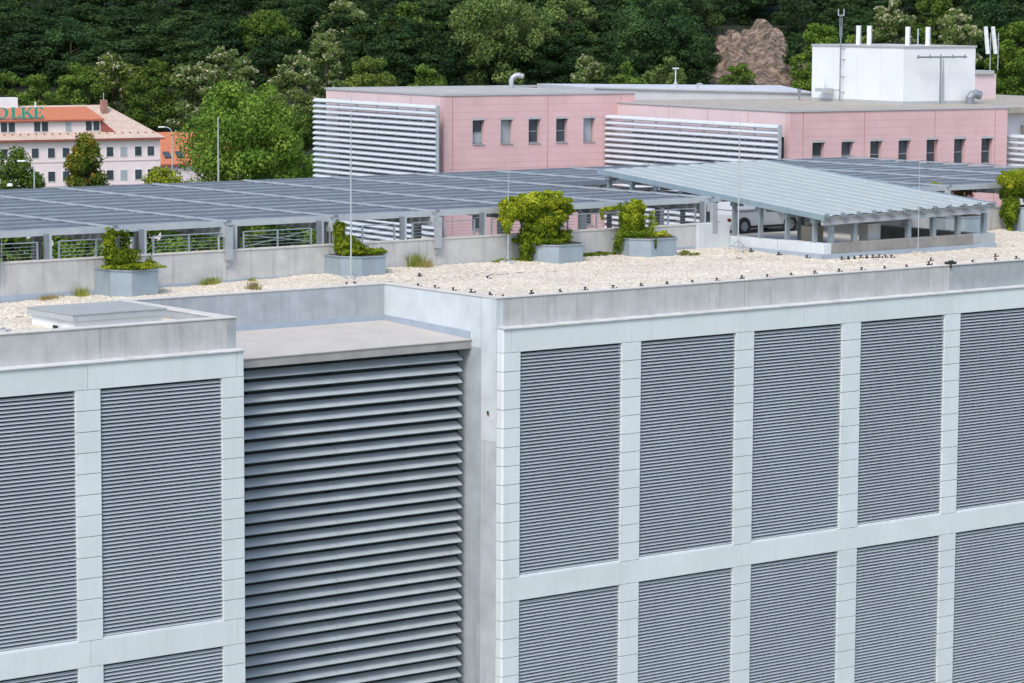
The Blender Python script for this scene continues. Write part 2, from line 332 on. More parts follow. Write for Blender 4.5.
c.box(XR0-.002, XR0+.02, 72.775, 72.79, 0, ZA-.05); c.build('pour_joint', mat('pour_joint_grey', (0.33, 0.35, 0.37), .9), garage)
# copings along the parapets
cp = MB(); z0, z1 = ZA-0.032, ZA+0.01
cp.box(XL0, XL1+0.015, 71.975, 72.33, z0, z1); cp.box(XL1-0.47, XL1+0.015, 72.333, 78.02, z0, z1)
cp.box(XL1-0.47, XR0-0.02, 78.023, 78.37, z0, z1); cp.box(XR0-0.017, XR0+0.33, 71.975, 78.37, z0, z1); cp.box(XR0+0.333, XR1, 71.975, 72.27, z0, z1)
cp.build('coping', COPING, garage, bevel=0.008)
# hole in the pier
h = MB(); h.tube((XR0-0.004, 72.42, 23.22), (XR0+0.03, 72.42, 23.22), 0.062, n=12); h.build('drain_hole', DARK, garage)
h = MB(); h.tube((XR0-0.003, 72.40, 23.16), (XR0+0.02, 72.40, 23.16), 0.07, n=10); h.build('rust_stain', mat('rust', (0.33, 0.16, 0.11), 0.9), garage)
# ledges (sheet flashing above the cladding)
for (a, b, e) in ((XL0, XL1+0.09, 0), (XR0+0.03, XR1, 1)):
    l = MB(); l.hexa([(a, YC-0.05, ZB-0.045), (b, YC-0.05, ZB-0.045), (b, 71.998, ZB-0.03), (a, 71.998, ZB-0.03)],
                     [(a, YC-0.05, ZB-.01), (b, YC-0.05, ZB-.01), (b, 71.998, ZB+0.02), (a, 71.998, ZB+0.02)])
    l.build('ledge', LEDGE, garage)
def tiles(mb, xa, xb, z0, z1, n, ch=0):
    hgt = (z1-z0)/n
    for k in range(n):
        a = z0+k*hgt+0.009; b = z0+(k+1)*hgt-0.009
        if ch: mb.prism([(xa, 71.99, a), (xa, YC+0.04, a), (xa+0.05, YC, a), (xb, YC, a), (xb, 71.99, a)], (0,0,b-a))
        else: mb.box(xa, xb, YC, 71.99, a, b)
RWING = [q*.99556 for q in [57.27, 61.50, 62.33, 66.55, 67.39, 71.57, 72.48, 76.71, 77.52, 81.72, 82.55, 86.72, 87.55, 91.72, 92.55, 96.72, 97.55, 101.72, 102.55, 107.0]]
RP = [(XR0+0.01, RWING[0])]+[(RWING[i], RWING[i+1]) for i in range(1, len(RWING)-1, 2)]
LW = [XL1]+[q*.99556 for q in [46.07, 41.97, 41.16, 36.96, 36.14, 31.8, 30.95, 26.8, 25.95, 21.8, 20.95, 16.8, 15.95]]
LP = [(LW[1], XL1+0.05)]+[(LW[i+1], LW[i]) for i in range(2, len(LW)-1, 2)]
def lam(pan, pitch, x0, x1, z0, z1, y, name='louvre_panel'):
    pass
def louvre(x0, x1, z0, z1):
    f = MB(); n = int(round((z1-z0-0.10)/0.109)); p = (z1-z0-0.10)/n
    for k in range(n):
        zt = z1-0.07-k*p
        f.add([(x0, YC+0.045, zt-0.057), (x1, YC+0.045, zt-0.057), (x1, YC+0.125, zt), (x0, YC+0.125, zt)], [(0,1,2,3)])
        f.add([(x0, YC+0.045, zt-0.063), (x1, YC+0.045, zt-0.063), (x1, YC+0.045, zt-0.057), (x0, YC+0.045, zt-0.057)], [(0,1,2,3)])
        f.add([(x0, YC+0.045, zt-0.063), (x1, YC+0.045, zt-0.063), (x1, YC+0.125, zt-0.008), (x0, YC+0.125, zt-0.008)], [(3,2,1,0)])
    o = f.build('louvre_panel', BLADE, garage)
    b = MB(); b.box(x0, x1, YC+.15, YC+.17, z0, z1); b.build('backing_sheet', DARK, o)
    s = MB(); s.hexa([(x0, YC+0.012, z0-0.01), (x1, YC+0.012, z0-0.01), (x1, YC+.14, z0-0.01), (x0, YC+.14, z0-0.01)],
                     [(x0, YC+0.012, z0+0.035), (x1, YC+0.012, z0+0.035), (x1, YC+.14, z0+0.085), (x0, YC+.14, z0+0.085)]); s.build('sill', CLAD, o)
rows = [(ZC, ZF), (ZE, ZD)]
for wing, pil in (('R', RP), ('L', LP)):
    for i, (a, b) in enumerate(pil):
        for (z0, z1) in rows:
            m = MB(); tiles(m, a, b, z0, z1, 12, ch=1 if (wing == 'R' and i == 0) else 0); m.build('pilaster', CLAD, garage, bevel=0.006)
    xs = sorted([(a+b)/2 for a, b in pil])
    ends = (XR0+0.012, XR1) if wing == 'R' else (XL0, XL1+0.05)
    cuts = [ends[0]]+xs+[ends[1]]
    if wing == 'L': cuts[-2] = 46.38
    else: cuts[1] = 56.66
    for (z0, z1) in ((ZF, ZB-0.05), (ZD, ZC), (ZG, ZE)):
        for a, b in zip(cuts, cuts[1:]):
            m = MB()
            if wing == 'R' and a == cuts[0]: m.prism([(a, 71.99, z0+.004), (a, YC+0.04, z0+.004), (a+0.05, YC, z0+.004), (b-0.006, YC, z0+.004), (b-0.006, 71.99, z0+.004)], (0,0,z1-z0-.008))
            else: m.box(a+0.006, b-0.006, YC, 71.99, z0+.004, z1-.004)
            m.build('fascia_panel', CLAD, garage, bevel=0.006)
for i in range(0, len(RWING)-1, 2):
    for (z0, z1) in rows: louvre(RWING[i]+.002, RWING[i+1]-.002, z0, z1)
for i in range(1, len(LW)-1, 2):
    for (z0, z1) in rows: louvre(LW[i+1]+.002, LW[i]-.002, z0, z1)
pl = MB(); pl.box(XL0, XL1, 71.75, 71.99, 0, ZG-.01); pl.box(XR0+.27, XR1, 71.75, 71.99, 0, ZG-.01); pl.build('base_wall', CONC, garage)
# recess: slab, flashing, big louvre
sl = MB(); sl.hexa([(XL1+.003, 73.30, 25.17), (XR0+.009, 73.30, 25.19), (XR0+.009, 78.04, 25.3), (XL1+.003, 78.04, 25.3)],
                   [(XL1+.003, 73.30, 25.43), (XR0+.009, 73.30, 25.45), (XR0+.009, 78.04, 25.66), (XL1+.003, 78.04, 25.66)])
sl.build('canopy_slab', SLABF, garage)
st = MB(); st.hexa([(XL1+.006, 73.27, 25.433), (XR0+.006, 73.27, 25.453), (XR0+.006, 78.03, 25.664), (XL1+.006, 78.03, 25.664)],
                   [(XL1+.006, 73.27, 25.463), (XR0+.006, 73.27, 25.483), (XR0+.006, 78.03, 25.69), (XL1+.006, 78.03, 25.69)])
st.build('slab_screed', SLABT, garage)
fl = MB(); fl.box(XL1, XR0+.006, 77.99, 78.041, 25.66, 25.87)
fl.hexa([(XR0-.03, 73.36, 25.46), (XR0+.011, 73.36, 25.46), (XR0+.011, 77.985, 25.66), (XR0-.03, 77.985, 25.66)], [(XR0-.03, 73.36, 25.74), (XR0+.011, 73.36, 25.74), (XR0+.011, 77.985, 25.87), (XR0-.03, 77.985, 25.87)])
fl.build('flashing', FLASH, garage)
bl = MB(); z = 25.02; k = 0
while z > 1.0:
    for (a, b) in ((XL1+.05, 51.235), (51.25, XR0-.20)):
        y0, y1 = 73.47, 73.80
        if a > 50: b2 = b
        else: b2 = b
        prof = [(y0, z-.195), (y0+.02, z-.218), (y1, z-.03), (y1, z), (y0+.05, z-.15)]
        bl.prism([(a, y, zz) for y, zz in prof][::-1], (b2-a, 0, 0))
    z -= 0.368; k += 1
bl.build('large_louvre', BLADE2, garage)
bk = MB(); bk.box(XL1, XR0+.011, 73.98, 74.05, 0.0, 25.16); bk.build('louvre_backing', DARK, garage)
mu = MB()
for x in (48.2, 51.24, 54.2): mu.box(x-.03, x+.03, 73.88, 73.96, 0.5, 25.15)
mu.build('louvre_mullion', BLACK, garage)
# gravel roof
def gravel_z(x, y):
    t = min(1, max(0, (x-44)/14)); b = 26.60*(1-t)+26.925*t
    if y > 78.4: b += 0.10*(min(1, (y-78.4)/3))*t+0.10*(1-t)
    if y < 72.55: b -= 0.06*min(1, (72.55-y)/.25)
    b -= 0.015
    return b+0.028*math.sin(x*1.7+y*.6)*math.cos(y*2.1-x*.3)+rng.normal(0, 0.010)
def gravel_patch(x0, x1, y0, y1, name):
    dx = 0.12; nx = max(2, int((x1-x0)/dx)+1); ny = max(2, int((y1-y0)/dx)+1); vs = []; fs = []
    for j in range(ny):
        for i in range(nx):
            x = x0+(x1-x0)*i/(nx-1); y = y0+(y1-y0)*j/(ny-1); vs.append((x, y, gravel_z(x, y)))
    for j in range(ny-1):
        for i in range(nx-1): a = j*nx+i; fs.append((a, a+1, a+nx+1, a+nx))
    return vs, fs
g = MB()
for r in ((11.3, 46.35, 72.30, 78.35), (XR0+.30, 75.0, 72.27, 78.50), (11.3, 75.0, 78.36, 81.62), (74.9, 107, 72.27, 76.6), (84.1, 107, 76.45, 81.62)):
    g.add(*gravel_patch(*r, 'g'))
for r in ((11.3, 46.3, 72.3, 78.3), (XR0+.32, 106.9, 72.3, 76.4), (XR0+.32, 74.9, 76.4, 81.62), (11.3, XR0+.32, 78.38, 81.62), (84.2, 106.9, 76.4, 81.62)):
    for i in range(int((r[1]-r[0])/2)+1):
        xa = r[0]+2*i; xb = min(r[1], xa+2)
        if xb > xa: z_ = min(26.60+(26.925-26.60)*min(1, max(0, (xa-44)/14)), 26.9)-.07; g.add([(xa, r[2], z_), (xb, r[2], z_), (xb, r[3], z_), (xa, r[3], z_)], [(0,1,2,3)])
g.build('gravel_bed', GRAVEL, garage)
rs = MB(); rs.box(11.3, 46.3, 72.31, 78.30, 26.0, 26.3); rs.box(56.7, 75.0, 72.31, 81.6, 26.0, 26.3); rs.box(11.3, 56.2, 78.35, 81.6, 26.0, 26.3); rs.box(75.0, 106.9, 72.31, 76.4, 26.0, 26.3); rs.build('roof_slab', CONC, garage)
dk = MB(); dk.box(11.3, 106.9, 84.0, 95.69, 26.2, 26.5); dk.box(11.3, 75.0, 81.9, 84.0, 26.2, 26.5); dk.box(84.3, 106.9, 81.9, 84.0, 26.2, 26.5)
dk.hexa([(75.0, 77, 24.9), (84.3, 77, 24.9), (84.3, 84, 26.2), (75.0, 84, 26.2)], [(75.0, 77, 25.3), (84.3, 77, 25.3), (84.3, 84, 26.5), (75.0, 84, 26.5)])
dk.build('parking_deck', DECK, garage)

# deck walls standing on the roof
ZW = 27.95
w1 = thing('parapet_wall', 'long low concrete wall between the gravel roof and the parking deck', 'wall', (60, 81.7, 26.5))
w = MB(); w.box(11.3, 52.47, 81.67, 81.90, 26.3, ZW-.05); w.box(52.49, 61.14, 81.67, 81.90, 26.3, ZW-.05); w.box(61.16, 73.34, 81.67, 81.90, 26.3, ZW-.05); w.build('wall_body', CONC, w1)
w = MB(); w.box(11.3, 73.34, 81.645, 81.925, ZW-.048, ZW); w.build('wall_cap', COPING, w1)
w = MB(); w.box(73.35, 74.94, 81.50, 82.05, 26.3, ZW+.004); w.build('end_pier', CONC_L, w1, bevel=.015)
w = MB(); w.hexa([(30, 81.645, 26.3), (73.3, 81.645, 26.5), (73.3, 81.668, 26.5), (30, 81.668, 26.3)], [(30, 81.645, 26.78), (73.3, 81.645, 27.11), (73.3, 81.668, 27.11), (30, 81.668, 26.78)]); w.build('wall_flashing', FLASH, w1)
w2 = thing('parapet_wall', 'short grey concrete wall beside the pale carport, in front of the right planter', 'wall', (92, 81.7, 26.5))
w = MB(); w.box(84.6, 106.9, 81.67, 81.90, 26.3, ZW-.05); w.build('wall_body', CONC, w2)
w = MB(); w.box(84.6, 106.9, 81.645, 81.925, ZW-.048, ZW); w.build('wall_cap', COPING, w2)
# island kerb around the ramp
kw = thing('ramp_kerb', 'low concrete kerb wall around the ramp beneath the pale carport roof', 'wall', (79, 76.7, 26.9))
ZK = 27.46
k = MB(); k.box(74.95, 75.35, 78.9, 81.55, 26.3, ZK-.03); k.box(74.95, 75.35, 76.45, 78.88, 26.3, ZK); k.build('kerb', CONC_L, kw, bevel=.012)
k = MB(); k.box(75.353, 82.95, 76.48, 76.86, 26.3, ZK-.004); k.build('kerb', CONC_D, kw, bevel=.012)  # gritty front; its shade against the lit left kerb is in the colour
k = MB(); k.box(82.953, 84.15, 76.45, 76.9, 26.3, ZK); k.build('kerb', CONC_B, kw, bevel=.012)
k = MB(); k.box(83.75, 84.15, 76.903, 82.4, 25.5, ZK-.05); k.build('kerb', CONC_D, kw, bevel=.012)  # dark colour paints the carport roof's shade on this inner wall
k = MB(); k.box(74.925, 74.948, 76.42, 81.5, 26.6, 27.08); k.box(74.925, 84.17, 76.424, 76.446, 26.6, 27.07); k.build('kerb_flashing', FLASH, kw)

# roof hatch
ha = thing('roof_hatch', 'square grey metal lid on a white roof access box at the left', 'roof hatch', (44, 75, 26.5))
h = MB(); h.box(42.15, 45.1, 73.75, 76.25, 26.4, 26.90); h.build('hatch_box', WHITE, ha)
h = MB(); h.box(42.05, 45.2, 73.65, 76.35, 26.902, 27.08); h.build('hatch_rim', STEELP, ha)
h = MB(); h.box(42.03, 45.22, 73.63, 76.37, 27.083, 27.11); h.build('hatch_lid', mat('lid_sheet', (0.33, 0.345, 0.335), .65, .05, var=.08, scale=1.2, grime=.3), ha)
h = MB(); h.box(42.0, 42.03, 74.5, 74.75, 26.6, 26.72); h.build('latch', BLACK, ha)

# ================================================================== BIG SLATTED CANOPY
cn = thing('slatted_canopy', 'wide flat carport canopy of dark blue grey metal slats behind the low wall', 'canopy', (70, 82, 26.5))
CZ = 28.86; RX = [48.15+4.333*k for k in range(-5, 13)]; RXE = 100.15
Y0c, Y1c = 81.95, 100.6; NR = 12; pr = (Y1c-Y0c)/NR
CUT0, CUT1, CUTY = 75.3, 86.0, 93.4             # unseen opening over the ramp, cut in the slats to let light in
for k in range(NR):
    m = MB(); y = Y0c+k*pr; n3 = 3; w3 = (pr-.10)/n3
    for q in range(n3):
        ya = y+q*w3; yb = ya+w3-.06
        for xa, xb in (((RX[0], CUT0), (CUT1, RXE)) if y+pr < CUTY else ((RX[0], RXE),)):
            m.hexa([(xa, ya, CZ-.06), (xb, ya, CZ-.06), (xb, yb, CZ-.075), (xa, yb, CZ-.075)], [(xa, ya, CZ-.0), (xb, ya, CZ-.0), (xb, yb, CZ-.04), (xa, yb, CZ-.04)])
    m.build('slat_row', SLAT if k % 3 else SLAT2, cn)
    e = MB()
    for xa, xb in (((RX[0], CUT0), (CUT1, RXE)) if y+pr < CUTY else ((RX[0], RXE),)): e.box(xa, xb, y-.07, y-.005, CZ-.16, CZ+.035)
    e.build('purlin', STEELP if k == 0 else STEELD, cn)  # front purlin in paler steel, its lit look put into the colour
RX2 = RX+[RXE]
for i, x in enumerate(RX2):
    if abs(x-RXE) > 0.1 and x > 98: continue
    ys0 = CUTY-.4 if CUT0 < x < CUT1 else Y0c-.25
    m = MB(); m.bar((x, ys0, CZ-.32), (x, Y1c+.02, CZ-.32), 0.16, 0.34); r = m.build('rafter', STEELP, cn)
    m = MB(); m.box(x-.028, x+.028, ys0, Y1c+.02, CZ+.01, CZ+.072); m.build('top_flange', STEEL, r)
    m = MB()
    for k in range(NR+1):
        y = Y0c+k*pr
        if y > ys0-.3: m.box(x+.06, x+.30, y-.09, y+.07, CZ+.0, CZ+.07)
    m.build('bracket', STEELD, r)
    if x < 74.5:
        p = MB(); p.box(x-.11, x+.11, 81.46, 81.64, 27.62, CZ-.16); p.box(x-.05, x+.05, 81.60, 81.665, 27.4, 27.7); p.build('post', STEEL, cn)
    q = MB(); q.box(x-.17, x+.03, 94.4, 94.62, 26.5, CZ-.49); q.box(x+.05, x+.15, 94.42, 94.6, 26.5, CZ-.49); q.build('rear_post', STEELP, cn)
m = MB(); m.box(RX[0], RXE, 94.45, 94.57, CZ-.66, CZ-.495); m.build('beam', STEELD, cn)
m = MB(); m.box(RX[0], RXE, Y1c+.03, Y1c+.15, CZ-.25, CZ+.03); m.build('beam', STEELD, cn)
# railing along the deck edge
rl = thing('railing', 'thin grey metal railing with horizontal bars standing on the long low concrete wall', 'railing', (60, 81.8, 27.95))
PX3 = [45.8+3.5*k for k in range(-5, 9)]
for i, x in enumerate(PX3):
    q = MB(); q.box(x-.10, x+.04, 81.74, 81.86, ZW, CZ-.1); q.build('railing_post', STEELD, rl)
    q = MB(); q.box(x+.045, x+.14, 81.75, 81.85, ZW, CZ-.1); q.build('railing_post', STEELP, rl)
    if i == len(PX3)-1: break
    a2, b2 = x+.42, x+3.5-.36; rb = MB()
    for zz, rr in ((ZW+.56, .020), (ZW+.43, .008), (ZW+.32, .008), (ZW+.21, .008), (ZW+.10, .008)): rb.tube((a2, 81.8, zz), (b2, 81.8, zz), rr, n=6)
    rb.build('rail', STEELB, rl)
    for xx in (a2, (a2+b2)/2, b2): rp = MB(); rp.box(xx-.025, xx+.025, 81.775, 81.825, ZW, ZW+.57); rp.build('baluster', STEELB, rl)
xb = MB(); xb.tube((53.3, 81.9, 28.0), (56.1, 81.9, 28.45), .014, n=6); xb.tube((53.3, 81.92, 28.4), (56.1, 81.92, 28.05), .014, n=6); xb.build('cross_brace', STEEL, cn)

# ================================================================== PALE CARPORT
cpt = thing('ramp_carport', 'pale blue sheet metal carport roof sloping over the ramp on thin posts', 'carport', (79, 76.6, 27.4))
Bc, Cc, Dc, Ac = (74.86, 76.36), (83.86, 76.36), (83.86, 89.0), (74.86, 89.3)
zr = lambda x, y: 28.47+(y-76.36)*0.0855+(x-74.86)*0.014
sh = MB(); n = 12; wds = 9.0/n
for k in range(n):
    a = 74.86+k*wds; b = a+wds
    prof = [(a, 0), (a+wds*.45, 0), (a+wds*.50, .03), (a+wds*.92, .03), (a+wds*.97, 0), (b, 0)]
    for (p, q) in zip(prof, prof[1:]):
        sh.add([(p[0], 76.30, zr(p[0], 76.30)+p[1]), (q[0], 76.30, zr(q[0], 76.30)+q[1]), (q[0], 89.2, zr(q[0], 89.2)+q[1]), (p[0], 89.2, zr(p[0], 89.2)+p[1])], [(0,1,2,3)])
sh.build('roof_sheet', LROOF, cpt)
def slab(x0, x1, y0, y1, dz0, dz1):
    pts = [(x0,y0),(x1,y0),(x1,y1),(x0,y1)]; m = MB()
    m.hexa([(x, y, zr(x, y)+dz0) for x, y in pts], [(x, y, zr(x, y)+dz1) for x, y in pts]); return m
slab(74.87, 83.85, 76.33, 89.18, -.06, -.02).build('roof_deck', LROOF, cpt)
slab(74.80, 74.857, 76.3, 89.2, -.15, .05).build('verge_trim', LEDGEB, cpt)
slab(83.862, 83.92, 76.3, 89.2, -.15, .05).build('verge_trim', LEDGEB, cpt)
slab(74.86, 83.86, 76.40, 76.52, -.34, -.064).build('eave_beam', STEEL, cpt)
for y in (79.5, 82.5, 85.5, 88.6): slab(74.9, 83.8, y, y+.12, -.30, -.064).build('purlin', STEEL, cpt)
for k in range(12):
    gb = MB()
    x = 74.95+k*.81; z = zr(x, 76.3); gb.box(x-.04, x+.04, 76.22, 76.38, z-.04, z+.10)
    gb.hexa([(x-.03, 76.24, z-.10), (x+.35, 76.30, z-.22), (x+.35, 76.36, z-.22), (x-.03, 76.30, z-.10)], [(x-.03, 76.24, z-.05), (x+.35, 76.30, z-.18), (x+.35, 76.36, z-.18), (x-.03, 76.30, z-.05)]); gb.build('gutter_bracket', STEELD, cpt)
for y in (77.1, 78.55, 80.0, 81.45, 82.92, 84.4, 85.9, 87.4, 88.8):
    x = 75.12; zt = zr(x, y)-.08; zb = ZK-.02 if y < 81.5 else (27.9 if y < 82.1 else 26.5)
    m = MB(); m.box(x-.10, x+.10, y-.04, y-.02, zb, zt); m.box(x-.10, x+.10, y+.02, y+.04, zb, zt); m.box(x-.09, x+.09, y-.019, y+.019, zb, zt); p = m.build('post', STEELB, cpt)
    m = MB(); m.box(x-.12, x+.35, y-.12, y+.12, zt-.28, zt-.004); m.build('bracket_box', STEELB, p)
for x in (75.55, 76.75, 79.6, 80.95, 82.3, 83.75):
    y = 76.70; m = MB(); m.box(x-.085, x+.085, y-.09, y+.09, ZK-.01, zr(x, y)-.30); m.build('post', STEELB, cpt)
for x, y in ((77.5, 80.3), (78.2, 80.0)):
    m = MB(); m.box(x-.1, x+.1, y-.09, y+.09, 25.6, zr(x, y)-.2); m.build('post', STEELB, cpt)
xb = MB(); xb.tube((76.6, 79.9, 27.0), (78.4, 79.6, 28.0), .03, n=6); xb.tube((76.6, 79.92, 28.0), (78.4, 79.62, 27.0), .03, n=6); xb.build('cross_brace', STEELP, cpt)
b1 = MB(); b1.box(75.75, 76.35, 77.9, 78.5, 25.4, 27.98); solo(tag(b1.build('concrete_pillar', CONC_BR, bevel=.02), 'short brown concrete pillar among the left posts of the pale carport', 'pillar'), (76.05, 78.2, 25.4))
b1 = MB(); b1.box(77.75, 78.40, 76.95, 77.45, 25.2, 28.05); solo(tag(b1.build('concrete_pillar', CONC, bevel=.02), 'wide light grey concrete pillar behind the front kerb of the pale carport', 'pillar'), (78.1, 77.2, 25.2))

# ================================================================== PLANTERS AND PLANTS
def planter(cx, cy, w, hgt, z0, label):
    t = thing('planter_box', label, 'planter', (cx, cy, z0), 'grey metal planters along the deck wall')
    fp = [(-w/2, 0.72), (-w/2, -.25), (-w*.27, -.88), (w*.30, -.90), (w/2, -.30), (w/2, .72)]
    m = MB(); m.prism([(cx+a, cy+b, z0-.15) for a, b in fp], (0, 0, hgt+.15)); m.build('planter_body', PLANT, t)
    fp2 = [(a*1.015, b*1.015+.0) for a, b in fp]
    r = MB()
    for (a, b) in zip(fp2, fp2[1:]): r.bar((cx+a[0], cy+a[1], z0+hgt), (cx+b[0], cy+b[1], z0+hgt), .05, .04)
    r.build('rim', PLANT, t)
    s = MB(); s.prism([(cx+a*.94, cy+b*.94, z0+hgt+.003) for a, b in fp], (0, 0, .02)); s.build('soil', SOIL, t)
    return t
planter(48.32, 80.95, 1.72, .72, 26.88, 'blue grey metal planter furthest left, holding a green ivy mound')
planter(57.28, 80.95, 1.76, .62, 26.98, 'blue grey metal planter behind the tall lightning rod, with a short ivy tuft')
planter(65.90, 80.92, 1.95, .60, 27.0, 'blue grey metal planter below the large round green bush')
planter(70.32, 80.95, 2.15, .60, 27.02, 'blue grey metal planter left of the pale carport, with a square ivy column')
planter(91.5, 80.95, 2.3, .95, 27.0, 'blue grey metal planter at the right edge below the tall bush')
planter(86.9, 81.0, 1.9, .75, 27.0, 'blue grey metal planter seen behind the right posts of the pale carport')

def leaf_mesh(name, blobs, n, size, seed, m, parent=None, base=(0,0,0), flat=0.0, surf=0.55):
    """blobs: (centre, radii, weight); many small leaf quads spread through the blobs' volume"""
    r = np.random.default_rng(seed); wts = np.array([b[2] for b in blobs], float); wts /= wts.sum()
    idx = r.choice(len(blobs), n, p=wts)
    c = np.array([b[0] for b in blobs], float)[idx]; rad = np.array([b[1] for b in blobs], float)[idx]
    d = r.normal(size=(n, 3)); d /= np.linalg.norm(d, axis=1, keepdims=True)
    rr = surf+(1-surf)*r.random((n, 1)); rr = np.where(r.random((n, 1)) < .2, r.random((n, 1)), rr)
    P = c+d*rad*rr
    nrm = d+r.normal(0, .55, (n, 3)); nrm[:, 2] += 0.12
    nrm /= np.linalg.norm(nrm, axis=1, keepdims=True)
    a = np.cross(nrm, r.normal(size=(n, 3))); a /= np.linalg.norm(a, axis=1, keepdims=True); b = np.cross(nrm, a)
    s = size*(0.55+0.9*r.random((n, 1)))
    V = np.empty((n, 4, 3)); V[:, 0] = P-a*s*.5; V[:, 1] = P+b*s*.32+a*s*.05; V[:, 2] = P+a*s*.55; V[:, 3] = P-b*s*.32+a*s*.05
    V = V.reshape(-1, 3)-np.array(base)
    me = bpy.data.meshes.new(name); me.vertices.add(4*n); me.vertices.foreach_set('co', V.ravel().astype(np.float32))
    me.loops.add(4*n); me.loops.foreach_set('vertex_index', np.arange(4*n, dtype=np.int32))
    me.polygons.add(n); me.polygons.foreach_set('loop_start', np.arange(0, 4*n, 4, dtype=np.int32)); me.polygons.foreach_set('loop_total', np.full(n, 4, np.int32))
    me.update(calc_edges=True); me.materials.append(m)
    o = bpy.data.objects.new(name, me); COL.objects.link(o)
    if parent: o.parent = parent
    return o
def plant(name, label, cat, base, parts, stems=None, group=None):
    t = thing(name, label, cat, base, group)
    for i, (blobs, n, size, m) in enumerate(parts):
        n = int(n*3.4); size *= .52
        rr_ = random.Random(n); ex = []
        for c_, r_, w_ in blobs:            # loose sprigs round every clump
            for _ in range(9):
                d_ = Vector((rr_.gauss(0, 1), rr_.gauss(0, 1), rr_.gauss(.25, 1))).normalized(); q_ = rr_.uniform(.85, 1.18); k_ = rr_.uniform(.10, .30)
                ex.append(((c_[0]+d_.x*r_[0]*q_, c_[1]+d_.y*r_[1]*q_, c_[2]+d_.z*r_[2]*q_), tuple(v_*k_+.02 for v_ in r_), w_*.07))
        blobs = list(blobs)+ex
        leaf_mesh('foliage', blobs, n, size, hash(label) % 1000+i if False else sum(map(ord, label))+i, m, t, base)
    if stems:
        s = MB()
        for p0, p1, r in stems: s.tube(p0, p1, r, r*.6, 6)
        s.build('stem', BARK, t)
    return t
# left ivy: two columns around the post, mound and a low mat
plant('ivy_plant', 'ivy climbing a canopy post in two columns above a mound, furthest left', 'plant', (48.2, 81.0, 27.6),
  [([((47.78, 81.25, 28.62), (.2, .2, .22), 1.2), ((47.78, 81.25, 28.3), (.2, .2, .3), 1.2), ((47.78, 81.25, 28.0), (.22, .2, .3), 1.2), ((48.35, 81.3, 28.6), (.15, .18, .2), .7), ((48.38, 81.3, 28.3), (.15, .18, .3), .7), ((48.4, 81.3, 28.0), (.18, .18, .3), .7), ((48.05, 81.2, 28.72), (.35, .15, .08), .5), ((48.1, 81.05, 27.9), (.66, .5, .36), 5), ((48.25, 80.9, 27.68), (.95, .75, .12), 3), ((48.95, 80.8, 27.8), (.1, .1, .28), .3)], 2600, .13, LF_PLANTD),
   ([((47.75, 81.2, 28.4), (.2, .2, .55), 2), ((48.3, 80.7, 27.7), (1.0, .7, .1), 4), ((48.1, 80.95, 28.0), (.6, .4, .2), 1)], 1200, .12, LF_PLANT)],
  [((47.8, 81.3, 27.5), (47.75, 81.3, 28.6), .03), ((48.4, 81.3, 27.5), (48.42, 81.3, 28.5), .025)])
plant('ivy_plant', 'ivy mound with one upright column beside the tall lightning rod', 'plant', (57.3, 81.0, 27.6),
  [([((56.75, 81.3, 28.55), (.2, .2, .22), 1), ((56.75, 81.3, 28.2), (.2, .2, .35), 1.2), ((56.95, 81.05, 27.88), (.58, .5, .34), 5), ((57.5, 80.9, 27.66), (.8, .6, .12), 2), ((58.2, 80.8, 27.68), (.16, .12, .10), .3)], 2200, .13, LF_PLANTD),
   ([((56.75, 81.25, 28.35), (.2, .2, .4), 2), ((57.1, 80.8, 27.75), (.8, .5, .12), 3), ((56.9, 80.95, 28.0), (.5, .4, .2), 1)], 1100, .12, LF_PLANT)],
  [((56.8, 81.3, 27.5), (56.75, 81.3, 28.5), .03)])
bx, by = 65.45, 81.25
plant('round_bush', 'large round yellow green bush spreading over the wall and planter', 'bush', (bx, by, 27.5),
  [([((bx+.15, by, 28.35), (.85, .75, .55), 5), ((bx-.45, by, 28.85), (.95, .7, .5), 3.5), ((bx+.75, by-.1, 28.75), (.6, .6, .35), 2), ((bx-.2, by-.1, 27.95), (.75, .6, .5), 3), ((bx-.75, by-.2, 27.4), (.28, .3, .5), 1.2), ((bx+.9, by-.3, 27.85), (.28, .3, .25), .7), ((bx+.2, by-.5, 27.7), (.8, .5, .15), 1)], 7200, .15, LF_PLANTD),
   ([((bx-.05, by-.1, 29.1), (1.2, .75, .36), 5), ((bx-1.3, by-.1, 28.85), (.6, .45, .42), 2.8), ((bx+1.05, by, 28.8), (.5, .4, .25), 1.3), ((bx-1.6, by-.15, 28.45), (.2, .25, .45), .9), ((bx+.2, by-.45, 28.5), (.7, .35, .3), 1.5), ((bx-.3, by-.6, 29.25), (.12, .12, .22), .15), ((bx-.9, by-.2, 29.2), (.3, .1, .08), .2)], 5200, .14, LF_PLANT)],
  [((bx, by, 27.4), (bx-.1, by, 28.6), .05), ((bx, by, 27.9), (bx+.7, by, 28.7), .035), ((bx-.05, by, 28.2), (bx-1.0, by, 28.7), .03)])
